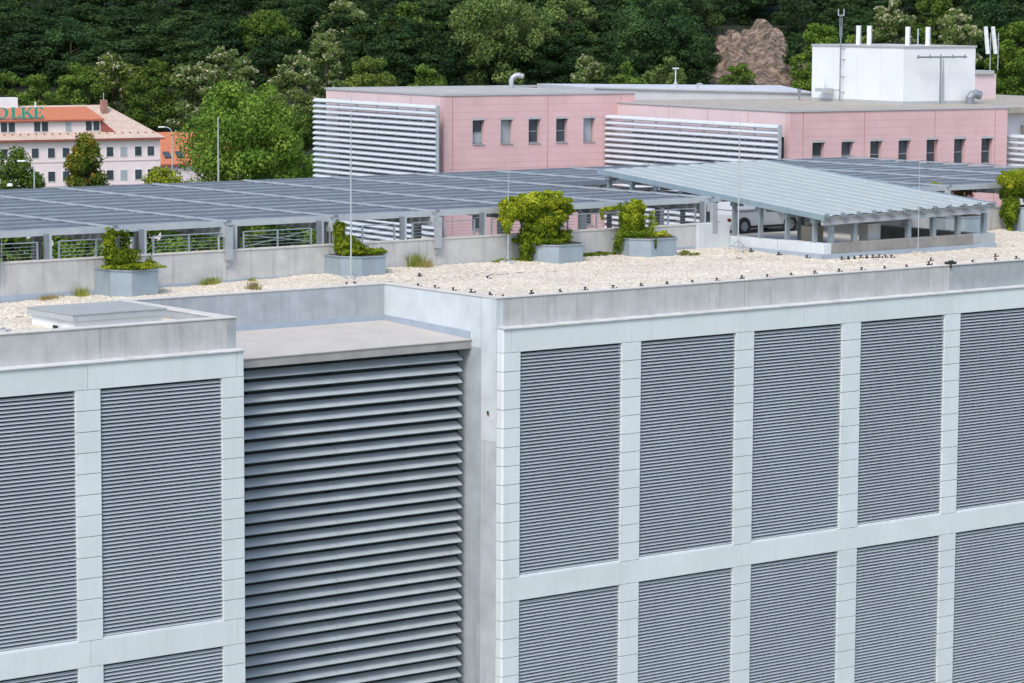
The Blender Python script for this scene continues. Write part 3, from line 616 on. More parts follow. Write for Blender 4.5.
plant('ivy_plant', 'square ivy column above the planter left of the pale carport, trailing over its rim', 'plant', (69.98, 81.1, 27.6),
  [([((69.43, 81.15, 28.3), (.30, .25, .62), 3), ((70.03, 81.15, 28.3), (.30, .25, .6), 3), ((69.88, 80.95, 27.75), (.85, .5, .2), 2), ((69.18, 81.2, 27.5), (.16, .25, .5), .9), ((69.93, 80.05, 27.5), (.05, .06, .22), .25)], 3600, .12, LF_PLANTD),
   ([((69.78, 81.1, 28.75), (.55, .25, .22), 2), ((69.68, 81.0, 28.3), (.5, .25, .5), 2), ((70.68, 80.9, 27.72), (.6, .35, .1), 1), ((70.78, 81.2, 28.1), (.14, .2, .4), .4), ((68.88, 81.3, 28.72), (.42, .1, .07), .45), ((68.43, 81.3, 28.5), (.06, .06, .2), .15)], 2400, .12, LF_PLANT)],
  [((69.68, 81.2, 27.5), (69.68, 81.2, 28.8), .035)])
plant('tall_bush', 'tall yellow green bush with a dark ivy trunk at the right edge', 'bush', (90.3, 81.0, 27.2),
  [([((90.15, 81.1, 28.0), (.42, .4, .95), 3), ((90.5, 81.0, 28.9), (.85, .6, .5), 3)], 4200, .15, LF_PLANTD),
   ([((90.5, 80.9, 29.15), (1.05, .7, .42), 4), ((89.75, 81.0, 29.1), (.5, .4, .3), 1.2), ((91.4, 80.8, 28.9), (.8, .6, .6), 3), ((91.3, 80.8, 28.3), (.6, .5, .4), 1.2)], 4600, .15, LF_PLANT)],
  [((90.2, 81.1, 27.0), (90.2, 81.1, 28.9), .09)])
plant('planter_plant', 'small flat green plant seen between the right posts of the pale carport', 'plant', (86.9, 81.0, 27.75),
  [([((86.75, 80.8, 28.02), (.75, .4, .10), 3), ((87.75, 80.8, 28.02), (.2, .3, .10), .7)], 900, .13, LF_PLANT)], [((86.8, 80.8, 27.5), (86.8, 80.8, 28.0), .02)])
plant('rooftop_plant', 'small green plant top poking above the pale carport roof', 'plant', (88.3, 83.4, 26.5),
  [([((88.2, 83.4, 28.62), (.42, .3, .22), 2)], 700, .16, LF_MID), ([((88.1, 83.4, 28.75), (.42, .25, .14), 2)], 300, .15, LF_PLANT)], [((88.3, 83.4, 26.5), (88.3, 83.4, 28.7), .03)])
plant('red_leaved_plant', 'small reddish leaved plant between the pale carport and the right bush', 'plant', (90.4, 84.0, 26.5),
  [([((90.1, 84.0, 28.5), (.42, .3, .26), 2), ((90.7, 84.0, 28.35), (.3, .3, .35), 1.5)], 500, .13, LF_RED), ([((90.2, 84.0, 28.45), (.5, .3, .3), 2)], 180, .13, LF_OLIVE)], [((90.3, 84, 26.5), (90.3, 84, 28.4), .02)])
# weeds in the gravel
def tuft(x, y, w, hgt, label, m, n=160):
    r = random.Random(sum(map(ord, label))); z = 26.9; b = MB()
    for _ in range(n):
        px = x+r.gauss(0, w*.4); py = y+r.gauss(0, .10); hh = hgt*r.uniform(.35, 1); lx = r.gauss(0, .35)*hh; ly = r.gauss(0, .25)*hh; t = r.uniform(.007, .016)
        zz = gravel_z(px, py)-.04
        b.add([(px-t, py, zz), (px+t, py, zz), (px+lx*.5+t*.8, py+ly*.5, zz+hh*.6), (px+lx*.5-t*.8, py+ly*.5, zz+hh*.6), (px+lx, py+ly, zz+hh)], [(0,1,2,3), (3,2,4)])
    o = b.build('weed_tuft', m); solo(o, (x, y, gravel_z(x, y))); tag(o, label, 'weed')
tuft(45.55, 81.3, .55, .22, 'low dry grass strip at the foot of the wall furthest left', LF_DRY, 160)
tuft(46.75, 81.35, .26, .38, 'green grass tuft against the wall left of the first planter', LF_WEED, 150)
tuft(51.6, 81.35, .42, .34, 'yellowish grass tuft at the wall foot right of the first planter', LF_WEED, 200)
tuft(52.2, 79.6, .26, .32, 'dry straw coloured grass tuft by the recess edge', LF_DRY, 160)
tuft(53.3, 81.4, .10, .22, 'tiny green weed below the wall joint', LF_WEED, 50)
tuft(60.1, 81.4, .34, .62, 'tall thin green grass clump at the wall foot mid roof', LF_WEED, 170)
tuft(60.4, 81.2, .30, .40, 'dry grass clump beside the tall thin green grass', LF_DRY, 120)
plant('ground_cover_patch', 'low green weeds trailing along the wall left of the round bush', 'weed', (64.2, 81.3, 27.0), [([((64.3, 81.35, 27.03), (.9, .22, .07), 1)], 520, .10, LF_PLANTD)])
plant('ground_cover_patch', 'low green weeds along the wall foot between the two right planters', 'weed', (68.1, 81.35, 27.0), [([((68.2, 81.35, 27.06), (.9, .2, .09), 1)], 620, .10, LF_PLANTD)])
plant('ground_cover_patch', 'small weed patch on gravel at the front of the ivy column planter', 'weed', (71.5, 80.05, 27.0), [([((71.3, 80.0, 27.06), (.20, .15, .10), 1), ((71.7, 79.9, 27.02), (.3, .1, .04), .6)], 260, .09, LF_WEED)])

# lightning rods
def rod(x, y, h, label, foot=.3, r=.022):
    z = gravel_z(x, y)
    t = thing('lightning_rod', label, 'lightning rod', (x, y, z), 'thin lightning rods on the gravel roof')
    m = MB(); m.tube((x, y, z), (x, y, z+h*.55), r, r*.8, 8); m.tube((x, y, z+h*.55), (x, y, z+h), r*.8, r*.35, 8); m.build('rod', STEELP, t)
    m = MB()
    for a in (0, 2.1, 4.2): m.tube((x+foot*math.cos(a), y+foot*math.sin(a), z+.03), (x, y, z+foot*.9), .018, n=6)
    m.build('tripod', STEEL, t)
    for a in (0, 2.1, 4.2): m = MB(); m.tube((x+foot*math.cos(a), y+foot*math.sin(a), z-.02), (x+foot*math.cos(a), y+foot*math.sin(a), z+.06), .13, n=12); m.build('foot_block', CONC, t)
rod(56.303, 79.956, 6.2, 'thin pale lightning rod in front of the ivy planter right of the recess', .28, .030)
rod(63.846, 81.01, 3.3, 'thin lightning rod rising in front of the large round bush', .2, .022)
rod(74.3, 80.344, 5.6, 'thin lightning rod with a grey foot beside the left kerb of the pale carport', .4, .028)
rod(79.534, 76.1, 3.9, 'thin white lightning rod in front of the front kerb of the pale carport', .15, .016)
rod(40.57, 75.117, 3.2, 'faint thin lightning rod on the gravel at the far left edge', .12, .009)
# lightning conductor holders
hp = []
rr = random.Random(3)
for k in range(23): hp.append((XR0+.62+k*1.14+rr.uniform(-.05, .05), 72.42+rr.uniform(-.02, .03)))
for k in range(5): hp.append((XR0+.42, 72.9+k*.95+rr.uniform(-.06, .06)))
for k in range(9): hp.append((75.2+k*.30, 75.75-k*.02))
for k in range(3): hp.append((74.55, 76.9+k*1.5))
hp += [(55.4, 78.46), (55.1, 78.5), (58.6, 79.2), (60.2, 77.5), (40.2, 72.5), (37.9, 72.5), (80.6, 73.2), (77.6, 73.6), (47.4, 78.5)]
proto = MB(); proto.prism([(.075*math.cos(a), .075*math.sin(a), -.01) for a in [i*math.pi/4 for i in range(8)]], (0,0,.05)); proto.box(-.02, .02, -.02, .02, .04, .10); proto.box(-.05, .05, -.018, .018, .10, .13); proto.box(.11, .15, -.02, .02, 0, .06); proto.box(.07, .15, -.01, .01, .02, .035)
po = proto.build('conductor_holder', BLACK)
for i, (x, y) in enumerate(hp):
    o = po if i == 0 else po.copy()
    if i: COL.objects.link(o)
    o.location = (x, y, max(gravel_z(x, y)-.01, ZA+.0 if y < 72.3 else 0)); o.rotation_euler.z = rr.uniform(-.5, .5)
    tag(o, 'small black plastic lightning wire holder on the gravel roof', 'wire holder', 'black lightning wire holders on the gravel')
cb = MB(); cb.box(76.88, 77.30, 72.05, 72.25, ZA+.012, ZA+.10); cb.box(76.88, 76.93, 71.94, 72.05, ZA-.1, ZA+.16)
solo(tag(cb.build('cable_outlet', BLACK), 'small black outlet piece on the parapet edge at the right concrete joint', 'outlet'), (77.1, 72.15, ZA))

# ================================================================== CAR
def car(x0, yn, z, label):      # nose towards -X, near side at y = yn
    t = thing('parked_car', label, 'car', (x0+2.05, yn+.85, z)); Wd = 1.70; Lc = 4.1
    TC = Matrix.Translation((x0+2.05, yn+.85, 0)) @ Matrix.Rotation(math.pi, 4, 'Z') @ Matrix.Translation((-x0-2.05, -yn-.85, 0))
    prof = [(0.0, .30), (0.02, .55), (.12, .72), (.95, .93), (1.25, .97), (3.95, .98), (4.08, .80), (4.1, .40), (4.0, .22), (.1, .20)]
    m = MB(TC); ins = [.10, .0, .0, .10]; ys = [yn+.0, yn+.05, yn+Wd-.05, yn+Wd]
    sec = [(yn+.04, .97, .0), (yn, 1.0, .0), (yn+Wd, 1.0, .0), (yn+Wd-.04, .97, .0)]
    vs = []; n = len(prof)
    for (y, sc, _) in [(yn+.05, .985, 0), (yn, 1, 0), (yn+Wd, 1, 0), (yn+Wd-.05, .985, 0)]:
        for (px, pz) in prof: vs.append((x0+Lc/2+(px-Lc/2)*sc, y, z+.2+(pz-.2)*(sc if pz > .6 else 1)))
    # side panels slightly crowned: middle rings are the widest
    fs = [tuple(range(n)), tuple(range(4*n-1, 3*n-1, -1))]
    for k in range(3):
        for i in range(n): fs.append((k*n+i, (k+1)*n+i, (k+1)*n+(i+1) % n, k*n+(i+1) % n))
    m.add(vs, fs); body = m.build('body', CARP, t, bevel=.05)
    g = MB(TC); gp = [(1.15, .965), (1.85, 1.40), (2.2, 1.445), (3.4, 1.43), (3.98, 1.0)]
    b4 = [(yn+.10, .0), (yn+Wd-.10, .0)]
    lo = [(px, yn+.08+(.16 if pz > 1.2 else 0), pz) for px, pz in gp]; hi = [(px, yn+Wd-.08-(.16 if pz > 1.2 else 0), pz) for px, pz in gp]
    n = len(gp); g.add([(x0+a, b, z+c_) for a, b, c_ in lo+hi], [tuple(range(n)), tuple(range(2*n-1, n-1, -1))]+[(i, n+i, n+(i+1) % n, (i+1) % n) for i in range(n)])
    cab = g.build('cabin', CARP, t, bevel=.04)
    for side in (0, 1):
        Yo = (lambda o: yn+o) if side == 0 else (lambda o: yn+Wd-o)
        for pts in ([(1.38, 1.0), (1.88, 1.33), (2.5, 1.37), (2.5, 1.0)], [(2.58, 1.0), (2.58, 1.37), (3.3, 1.35), (3.7, 1.03)]):
            w = MB(TC); off = lambda pz: .072+.16*max(0, min(1, (pz-.965)/.235))
            q8 = [(x0+a, Yo(off(b)-.012), z+b) for a, b in pts]+[(x0+a, Yo(off(b)+.02), z+b) for a, b in pts]
            w.add(q8, [(0,1,2,3), (7,6,5,4), (0,4,5,1), (1,5,6,2), (2,6,7,3), (3,7,4,0)]); w.build('side_window', GLASS, t)
        w = MB(TC); w.box(x0+1.45, x0+1.62, min(Yo(-.17), Yo(-.01)), max(Yo(-.17), Yo(-.01)), z+.98, z+1.10); w.build('wing_mirror', CARP, t, bevel=.03)
        w = MB(TC); w.box(x0+.05, x0+4.05, min(Yo(-.01), Yo(.02)), max(Yo(-.01), Yo(.02)), z+.24, z+.33); w.build('sill', BLACK, t)
        for wx_ in (.78, 3.48):
            w = MB(TC); w.tube((x0+wx_, Yo(-.006), z+.33), (x0+wx_, Yo(.05), z+.33), .375, n=24); w.build('wheel_arch', BLACK, t)
    w = MB(TC); w.add([(x0+1.22, yn+.16, z+1.02), (x0+1.22, yn+Wd-.16, z+1.02), (x0+1.80, yn+Wd-.28, z+1.385), (x0+1.80, yn+.28, z+1.385)], [(0,1,2,3)]); w.build('windscreen', GLASS, t)
    for wx_ in (.78, 3.48):
        for yy0, yy1 in ((yn-.012, yn+.19), (yn+Wd-.19, yn+Wd+.012)):
            w = MB(TC); w.tube((x0+wx_, yy0, z+.31), (x0+wx_, yy1, z+.31), .31, n=24); wh = w.build('wheel', TYRE, t, bevel=.02)
            yo = yy0-.006 if yy0 < yn+.1 else yy1+.006
            w = MB(TC); w.tube((x0+wx_, yo, z+.31), (x0+wx_, (yy0+yy1)/2, z+.31), .20, n=20); w.build('rim', STEELD, wh)
    for yy0 in (yn+.1, yn+Wd-.45):
        w = MB(TC); w.box(x0-.01, x0+.14, yy0, yy0+.35, z+.56, z+.70); w.build('headlight', LAMPC, t, bevel=.02)
        w = MB(TC); w.box(x0+3.99, x0+4.1, yy0+.05, yy0+.3, z+.50, z+.66); w.build('tail_light', LAMPR, t, bevel=.02)
car(83.65, 90.75, 26.5, 'silver white hatchback parked on the deck behind the posts of the pale carport')

# ================================================================== PINK BUILDING
th = math.radians(-6); PD1 = Vector((math.cos(th), math.sin(th), 0)); PD2 = Vector((-math.sin(th), math.cos(th), 0)); P0 = Vector((108.632, 144.296, 0))
TP = Matrix(((PD1.x, PD2.x, 0, P0.x), (PD1.y, PD2.y, 0, P0.y), (0, 0, 1, 0), (0, 0, 0, 1)))
pb = thing('pink_building', 'long stepped pink building with white sun louvres and small windows behind the canopy', 'building', (P0.x, P0.y, 0))
def B(): return MB(TP)
R1, R2_ = 30.66, 30.03
def walls_with_windows(name, x0, x1, y, zt, zb, wins, m):
    """front wall facing -y in the building frame with real openings"""
    mb = B(); th_ = .45; xs = x0
    zt_w = max(w[3] for w in wins); zb_w = min(w[2] for w in wins)
    for (a, b, c0, c1) in wins:
        mb.box(xs, a, y, y+th_, zb, zt); mb.box(a, b, y, y+th_, c1, zt); mb.box(a, b, y, y+th_, zb, c0); xs = b
    mb.box(xs, x1, y, y+th_, zb, zt); o = mb.build(name, m, pb)
    return o
def window(a, b, c0, c1, y, style):
    f = B(); t = .05; yy = y+.26
    f.box(a, b, yy, yy+.06, c1-t, c1); f.box(a, b, yy, yy+.06, c0, c0+t); f.box(a, a+t, yy, yy+.06, c0+t, c1-t); f.box(b-t, b, yy, yy+.06, c0+t, c1-t)
    if style != 2: f.box(a+t, b-t, yy, yy+.06, c0+(c1-c0)*.42, c0+(c1-c0)*.42+.05)
    w = f.build('window', FRAME, pb)
    g = B(); g.box(a+t, b-t, yy+.03, yy+.05, c0+t, c1-t); g.build('pane', GLASSL if style == 2 else GLASS, w)
    if style == 1: g = B(); g.box(a+t, b-t, yy+.012, yy+.028, c0+t, c0+(c1-c0)*.40); g.build('blind', GLASSL, w)
    g = B(); g.box(a-.02, b+.02, y-.05, y+.25, c1-.14, c1-.01); g.build('shutter_box', TRIM, w)
    g = B(); g.box(a-.03, b+.03, y-.07, y+.25, c0-.05, c0); g.build('sill', TRIM, w)
w1s = [(2.08+2.068*k, 2.93+2.068*k, 27.53, 29.15) for k in range(5)]
w1l = [(a, b, 22.2, 23.85) for a, b, _, _ in w1s]
def front(x0, x1, y, zt, uppers, lowers):
    walls_with_windows('front_wall', x0, x1, y, zt, 26.0, uppers, PINK)
    walls_with_windows('front_wall', x0, x1, y, 25.99, 0, lowers, PINK)
front(0, 14.3, 0, R1-.13, w1s, w1l)
for i, w in enumerate(w1s): window(*w, 0, (1, 2, 0, 0, 2)[i])
for i, w in enumerate(w1l): window(*w, 0, (0, 1, 0, 2, 0)[i])
y2 = -17.94
w2s = [(14.72+2.2*k, 15.62+2.2*k, 26.56, 28.25) for k in range(7)]
w2l = [(a, b, 21.4, 23.1) for a, b, _, _ in w2s]
front(13.0, 30.0, y2, R2_-.10, w2s, w2l)
for i, w in enumerate(w2s): window(*w, y2, (1, 1, 0, 0, 0, 0, 0)[i])
for i, w in enumerate(w2l): window(*w, y2, (0, 0, 1, 0, 0, 2, 0)[i])
# left walls: pink top band, piers, glazing
def leftwall(x, ya, yb, zt, zband):
    m = B(); m.box(x, x+.4, ya+.45, yb, zband, zt); m.box(x, x+.4, ya+.452, ya+.52, 0, zband-.002); m.box(x, x+.4, yb-1.4, yb, 0, zband-.002)
    o = m.build('side_wall', PINKP, pb)
    m = B(); m.box(x+.2, x+.3, ya+.52, yb-1.4, 0, zband-.003); g = m.build('glazing', GLASS, pb)
    m = B(); y = ya+1.0
    while y < yb-1.4: m.box(x+.12, x+.19, y-.03, y+.03, 0, zband-.003); y += 1.75
    z = zband-1.3
    while z > 1: m.box(x+.14, x+.185, ya+.52, yb-1.4, z-.04, z+.04); z -= 1.75
    m.build('glazing_bar', STEEL, g)
leftwall(0, 0, 15.14, R1-.13, 29.25); leftwall(13.0, y2, 0-.003, R2_-.10, 28.45); leftwall(31.9, -36, y2+.6, 28.85, 27.4)
def brise(x, ya, yb, zt, zb, pitch=.353):
    m = B(); z = zt
    while z > zb:
        m.add(*[[(x, yy, 0) for yy in ()], []])
        prof = [(x-.15, z-.215), (x-.20, z-.15), (x-.17, z-.07), (x+.02, z+.02), (x+.12, z+.04), (x+.14, z+.015), (x+.02, z-.11)]
        m.prism([(px, ya, pz) for px, pz in prof], (0, yb-ya, 0)); z -= pitch
    o = m.build('sun_louvre', WBLADE, pb)
    s = B(); y = ya+.1
    while y < yb: s.box(x+.145, x+.20, y-.04, y+.04, zb, zt+.05); y += 2.55
    s.build('louvre_support', STEEL, o)
    s = B(); y = ya+1.3
    while y < yb:
        s.box(x+.21, x+.9, y-.03, y+.03, zt-.35, zt-.29); s.box(x+.21, x+.9, y-.03, y+.03, zt-3.5, zt-3.44); y += 5.1
    s.build('louvre_bracket', STEEL, o)
    s = B(); s.box(x-.10, x+.10, ya-.05, ya-.003, zb, zt+.04); s.build('end_plate', STEELP, o)
brise(-.9, -.70, 15.0, 29.95, 18.5); brise(12.1, y2-.2, -.10, 29.17, 18.5); brise(30.75, -36, -17.25, 28.25, 18.5)
# facade joints
j = B()
for x in (.62, 7.65, 13.2): j.box(x-.02, x+.02, -.006, .02, 0, R1-.14)
for x in (14.0, 18.65, 24.15, 29.0): j.box(x-.02, x+.02, y2-.006, y2+.02, 0, R2_-.11)
j.build('expansion_joint', PINKD, pb)
j = B(); z = R1-.7
def strips(x0, x1, wins, y, z):
    gaps = [(x0, x1)]
    for (a, b, c0, c1) in wins:
        if c0-.2 < z < c1+.1: gaps = [g_ for (p, q) in gaps for g_ in (((p, a-.05), (b+.05, q)) if p < a < q else ((p, q),))]
    for p, q in gaps: j.box(p, q, y-.004, y+.02, z-.010, z+.010)
while z > 24.4: strips(.05, 12.9, w1s, 0, z); strips(13.05, 29.95, w2s, y2, z-.6); z -= .45
j.build('panel_groove', mat('pink_groove', (0.53, 0.31, 0.315), .8), pb)
j = B()
for (xx, ya, yb, zz, zl) in ((0, 0, 15, R1, 29.3), (13, y2, 0, R2_, 28.5)):
    for y in (ya+4.1, ya+8.2, ya+12.3):
        if y < yb: j.box(xx-.006, xx+.01, y-.015, y+.015, zl, zz-.14)
j.build('expansion_joint', PINKD, pb)
# roofs
r = B(); r.box(.06, 14.28, .06, 15.08, R1-.4, R1-.06); r.build('roof', ROOFG, pb)
t = B(); t.box(-.06, 14.36, -.06, .14, R1-.125, R1); t.box(-.06, .14, .143, 15.2, R1-.125, R1); t.box(-.06, 16.5, 15.05, 15.25, R1-.125, R1+.02); t.build('roof_edge', TRIM, pb)
r = B(); r.box(13.06, 48, y2+.06, 6.0, R2_-.4, R2_-.05); r.build('roof', ROOFB, pb)
t = B(); t.box(12.94, 30.06, y2-.06, y2+.14, R2_-.095, R2_); t.box(12.94, 13.14, y2+.143, -.02, R2_-.095, R2_); t.box(30.06, 47, y2+.94, y2+1.1, R2_-.095, R2_); t.build('roof_edge', TRIM, pb)
r = B(); r.box(31.96, 47, -36, y2+.94, 28.5, 28.8); r.build('roof', ROOFB, pb)
s = B(); s.box(30.01, 47, y2+.95, y2+1.25, 0, R2_-.10); s.build('white_wall', WHITE, pb)
rv = B(); rv.add([(17.8, 20.5, R1-.04), (18.9, 19.6, R1+.0)], [])
# raised white block at the rear
q = B()
fl_, fr_ = (16.6, 4.0), (29.6, 1.0)
q.hexa([(14.35, 4.6, R2_-.5), (29.9, 1.0, R2_-.5), (33, 9, R2_-.5), (16.5, 15.02, R2_-.5)], [(14.35, 4.6, R1+.10), (29.9, 1.0, R2_+.34), (33, 9, R2_+.62), (16.5, 15.02, R1+.12)])
q.build('raised_block', mat('pale_membrane', (0.47, 0.49, 0.52), .7, var=.06, scale=.5, grime=.2), pb)
q = B(); q.hexa([(14.30, 4.45, R1+.08), (29.95, .85, R2_+.28), (30.1, 1.2, R2_+.28), (14.30, 4.8, R1+.08)], [(14.30, 4.45, R1+.17), (29.95, .85, R2_+.37), (30.1, 1.2, R2_+.37), (14.30, 4.8, R1+.17)]); q.build('raised_edge', TRIM, pb)
# penthouse
pe = B(); PX0, PX1, PY0, PY1, PZ1 = 27.15, 33.1, -11.3, -1.95, 33.58
pe.box(PX0, PX1, PY0, PY1, R2_-.1, PZ1); ph = pe.build('penthouse', WHITE, pb)
t = B(); t.box(PX0-.06, PX1+.06, PY0-.06, PY0+.12, PZ1+.002, PZ1+.12); t.box(PX0-.06, PX0+.12, PY0+.123, PY1+.06, PZ1+.002, PZ1+.12); t.box(PX1-.12, PX1+.06, PY0+.123, PY1+.06, PZ1+.002, PZ1+.12); t.box(PX0+.13, PX1-.13, PY1-.12, PY1+.06, PZ1+.002, PZ1+.12); t.build('roof_edge', TRIM, ph)
t = B(); t.box(PX0-.012, PX1+.01, PY0-.012, PY0+.01, R2_-.05, R2_+.16); t.box(PX0-.012, PX0+.01, PY0+.012, PY1, R2_-.05, R2_+.16); t.build('base_flashing', TRIM, ph)
jj = B()
for y in (-9.0, -6.6, -4.2): jj.box(PX0-.004, PX0+.01, y-.012, y+.012, R2_+.2, PZ1)
jj.build('panel_groove', mat('white_groove', (.56, .58, .6), .8), ph)
# pink chimney block behind penthouse
c = B(); c.box(39.6, 41.4, -4.0, -2.6, R2_-.1, 31.65); ch = c.build('stair_block', PINKP, pb)
c = B(); c.box(39.5, 41.1, -4.15, -2.5, 31.652, 31.9); c.build('louvre_cap', TRIM, ch)
W3 = lambda x, y, z: TP @ Vector((x, y, z))
# roof fittings: things of their own
def btag(mb, name, m, base, label, cat, group=None, smooth=False):
    o = mb.build(name, m, smooth=smooth); solo(o, W3(*base)); return tag(o, label, cat, group)
e = B(); pts = [(17.9, 20.6, R1), (17.9, 20.6, R1+.55), (17.97, 20.6, R1+.72), (18.15, 20.6, R1+.86), (18.4, 20.6, R1+.9), (18.75, 20.6, R1+.82)]
E2 = [(12.5+a_, 12-b_, R1+c_) for a_, b_, c_ in ((0,0,-.05), (0,0,.4), (.07,.03,.62), (.24,.1,.76), (.48,.2,.8), (.74,.3,.70))]
e.sweep(E2, .17, 14)
btag(e, 'vent_pipe', STEEL, E2[0], 'bent shiny metal vent pipe on the left pink roof', 'vent pipe')
e = B(); H2 = [(32.2, -11.9, R2_-.05), (32.2, -11.9, R2_+.38), (32.33, -11.95, R2_+.54), (32.55, -12.0, R2_+.6), (32.9, -12.1, R2_+.5)]
e.sweep(H2, .28, 14)
hd = btag(e, 'vent_hood', STEELD, H2[0], 'curved grey vent hood at the right foot of the white rooftop box', 'vent hood')
e = B(); e.tube((32.9, -12.1, R2_+.5), (32.93, -12.11, R2_+.49), .23, n=12); e.build('vent_mouth', DARK, hd)
e = B(); e.tube((21.5, 5.6, R2_+.5), (21.5, 5.6, R2_+1.95), .045, n=6); e.box(21.3, 21.7, 5.5, 5.7, R2_+1.9, R2_+2.0); e.tube((21.1, 5.6, R2_+.55), (21.5, 5.6, R2_+1.1), .03, n=6); e.tube((21.9, 5.6, R2_+.55), (21.5, 5.6, R2_+1.1), .03, n=6)
btag(e, 'roof_pole', ALU, (21.5, 5.6, R2_+.5), 'thin pale pole with a small top plate on the white raised roof', 'pole')
e = B(); e.tube((22.6, 4.6, R2_+.4), (22.6, 4.6, R2_+.95), .06, n=8); e.tube((22.6, 4.6, R2_+.92), (22.9, 4.5, R2_+.92), .06, n=8)
btag(e, 'roof_stub', STEEL, (22.6, 4.6, R2_+.4), 'short bent pipe stub right of the thin roof pole', 'pipe')
e = B(); e.tube((26.4, -1.6, R2_-.05), (26.4, -1.6, R2_+.55), .07, n=8); e.tube((26.4, -1.6, R2_+.55), (26.4, -1.6, R2_+.70), .14, n=8)
btag(e, 'roof_vent', STEELD, (26.4, -1.6, R2_), 'small dark mushroom vent left of the white rooftop box', 'vent')
# antenna mast on left face
am = thing('antenna_mast', 'tall dark lattice antenna mast fixed to the left face of the white rooftop box', 'antenna mast', W3(26.85, -4.6, R2_))
mx_, my_ = 26.8, -5.35
m = B(); m.tube((mx_, my_, R2_), (mx_, my_, 34.9), .045, n=6); m.tube((mx_-.09, my_, 34.2), (mx_-.09, my_, 35.6), .025, n=5); m.tube((mx_+.09, my_, 34.2), (mx_+.09, my_, 35.6), .025, n=5)
for k in range(9): m.tube((mx_-.1, my_, 34.2+k*.16), (mx_+.1, my_, 34.28+k*.16), .018, n=5)
m.build('mast', STEELD, am)
m = B(); m.tube((mx_, my_-.28, 35.6), (mx_, my_+.28, 35.6), .035, n=6)
for dy in (-.28, .28): m.tube((mx_, my_+dy, 35.55), (mx_, my_+dy, 36.0), .04, n=6)
m.build('prong', STEEL, am)
m = B()
for zz in (30.6, 31.6, 32.7, 33.4): m.box(mx_, PX0-.006, my_-.03, my_+.03, zz, zz+.05)
m.build('wall_bracket', STEELD, am)
ab = thing('wall_antenna', 'small grey box antenna on a bracket at the left of the mast', 'antenna', W3(26.7, -3.0, 30.6))
m = B(); m.tube((26.85, -5.2, 30.75), (26.85, -3.0, 30.75), .035, n=6); m.build('arm', STEEL, ab)
m = B(); m.box(26.45, 26.95, -4.5, -3.2, 30.62, 30.85); m.build('box', STEELP, ab)
m = B(); m.tube((26.7, -3.7, 30.85), (26.7, -3.7, 31.75), .06, n=8); m.build('rod', ANTW, ab)
# T shaped pipe mast on right face
tm = thing('pipe_frame', 'grey T shaped pipe frame in front of the right face of the white rooftop box', 'pipe frame', W3(30.3, -12, R2_))
m = B(); m.tube((29.6, -12.0, R2_), (29.6, -12.0, 33.0), .055, n=8); m.build('upright', STEELD, tm)
m = B(); m.tube((27.65, -12.0, 33.0), (31.75, -12.0, 33.0), .055, n=8)
for x in (27.75, 28.7, 29.6, 30.6, 31.6): m.tube((x, -12.0, 32.9), (x, -12.0, 33.15), .05, n=6)
m.build('crossbar', STEELD, tm)
ci = B(); ci.prism([(30.25, PY0-.02, R2_), (30.55, PY0-.02, R2_), (30.45, PY0-.02, 32.9), (30.35, PY0-.02, 32.9)], (0, .012, 0)); ci.build('upright_shadow', STEELP, tm)  # flat grey wedge on the wall paints the upright's shadow
# panel antennas
def ant(x, y, label, h=1.35, tilt=0, zb=PZ1, pole=0):
    a = thing('panel_antenna', label, 'antenna', W3(x, y, zb), 'white mobile phone panel antennas on the pink building roof')
    m = B(); m.tube((x+.22, y, zb), (x+.22, y, zb+h+pole*.6), .035, n=6); m.tube((x, y, zb+pole+.5), (x+.22, y, zb+pole+.5), .03, n=5); m.tube((x, y, zb+pole+1.0), (x+.22, y, zb+pole+1.0), .03, n=5); m.build('pole', STEEL, a)
    m = B(); p0 = (x, y, zb+pole+.06); p1 = (x-tilt, y, zb+pole+h); m.bar(p0, p1, .17, .24); m.build('panel', ANTW, a, bevel=.02)
ant(28.2, -5.4, 'white panel antenna furthest left on the white rooftop box')
ant(28.2, -6.5, 'white panel antenna second from left on the white rooftop box, beside a thin pole')
ant(30.0, -8.2, 'white panel antenna above the corner of the white rooftop box, left of a bare pole', 1.3)
ant(30.0, -10.2, 'white panel antenna furthest right on the white rooftop box', 1.3)
bp = B(); bp.tube((30.0, -9.25, PZ1), (30.0, -9.25, PZ1+1.2), .045, n=6); btag(bp, 'antenna_pole', STEELP, (30.0, -9.25, PZ1), 'bare thin pole between the two right panel antennas', 'pole')
ant(41.05, -3.5, 'left slanted white panel antenna above the pink stair block', 1.9, .25, 31.9, 1.05)
ant(41.75, -3.5, 'right slanted white panel antenna above the pink stair block', 1.9, .30, 31.9, 1.05)
# satellite-like dome window under the canopy is hidden by plants

# ================================================================== FAR BUILDINGS
C0 = at(164, 137.5, 400); a8 = math.radians(-8); TQ = Matrix(((math.cos(a8), -math.sin(a8), 0, C0.x), (math.sin(a8), math.cos(a8), 0, C0.y), (0, 0, 1, 0), (0, 0, 0, 1)))
ob = thing('office_building', 'pale pink office building with an orange dormer roof and rows of small windows', 'building', (C0.x, C0.y, 0))
def Q(): return MB(TQ)
ZEV = 18.05
m = Q(); m.box(-44, -.3, .6, 14, 0, ZEV-.25); m.build('wall', OWALL, ob)
m = Q(); m.box(-44.5, .15, -.05, 14.6, ZEV-.25, ZEV-.02); m.build('gutter', REDTR, ob)
m = Q()
for z in (14.95, 11.7, 8.4): m.box(-44, -.28, .54, .6, z-.05, z+.08)
m.build('string_course', mat('string_course', (.60, .48, .47), .8), ob)
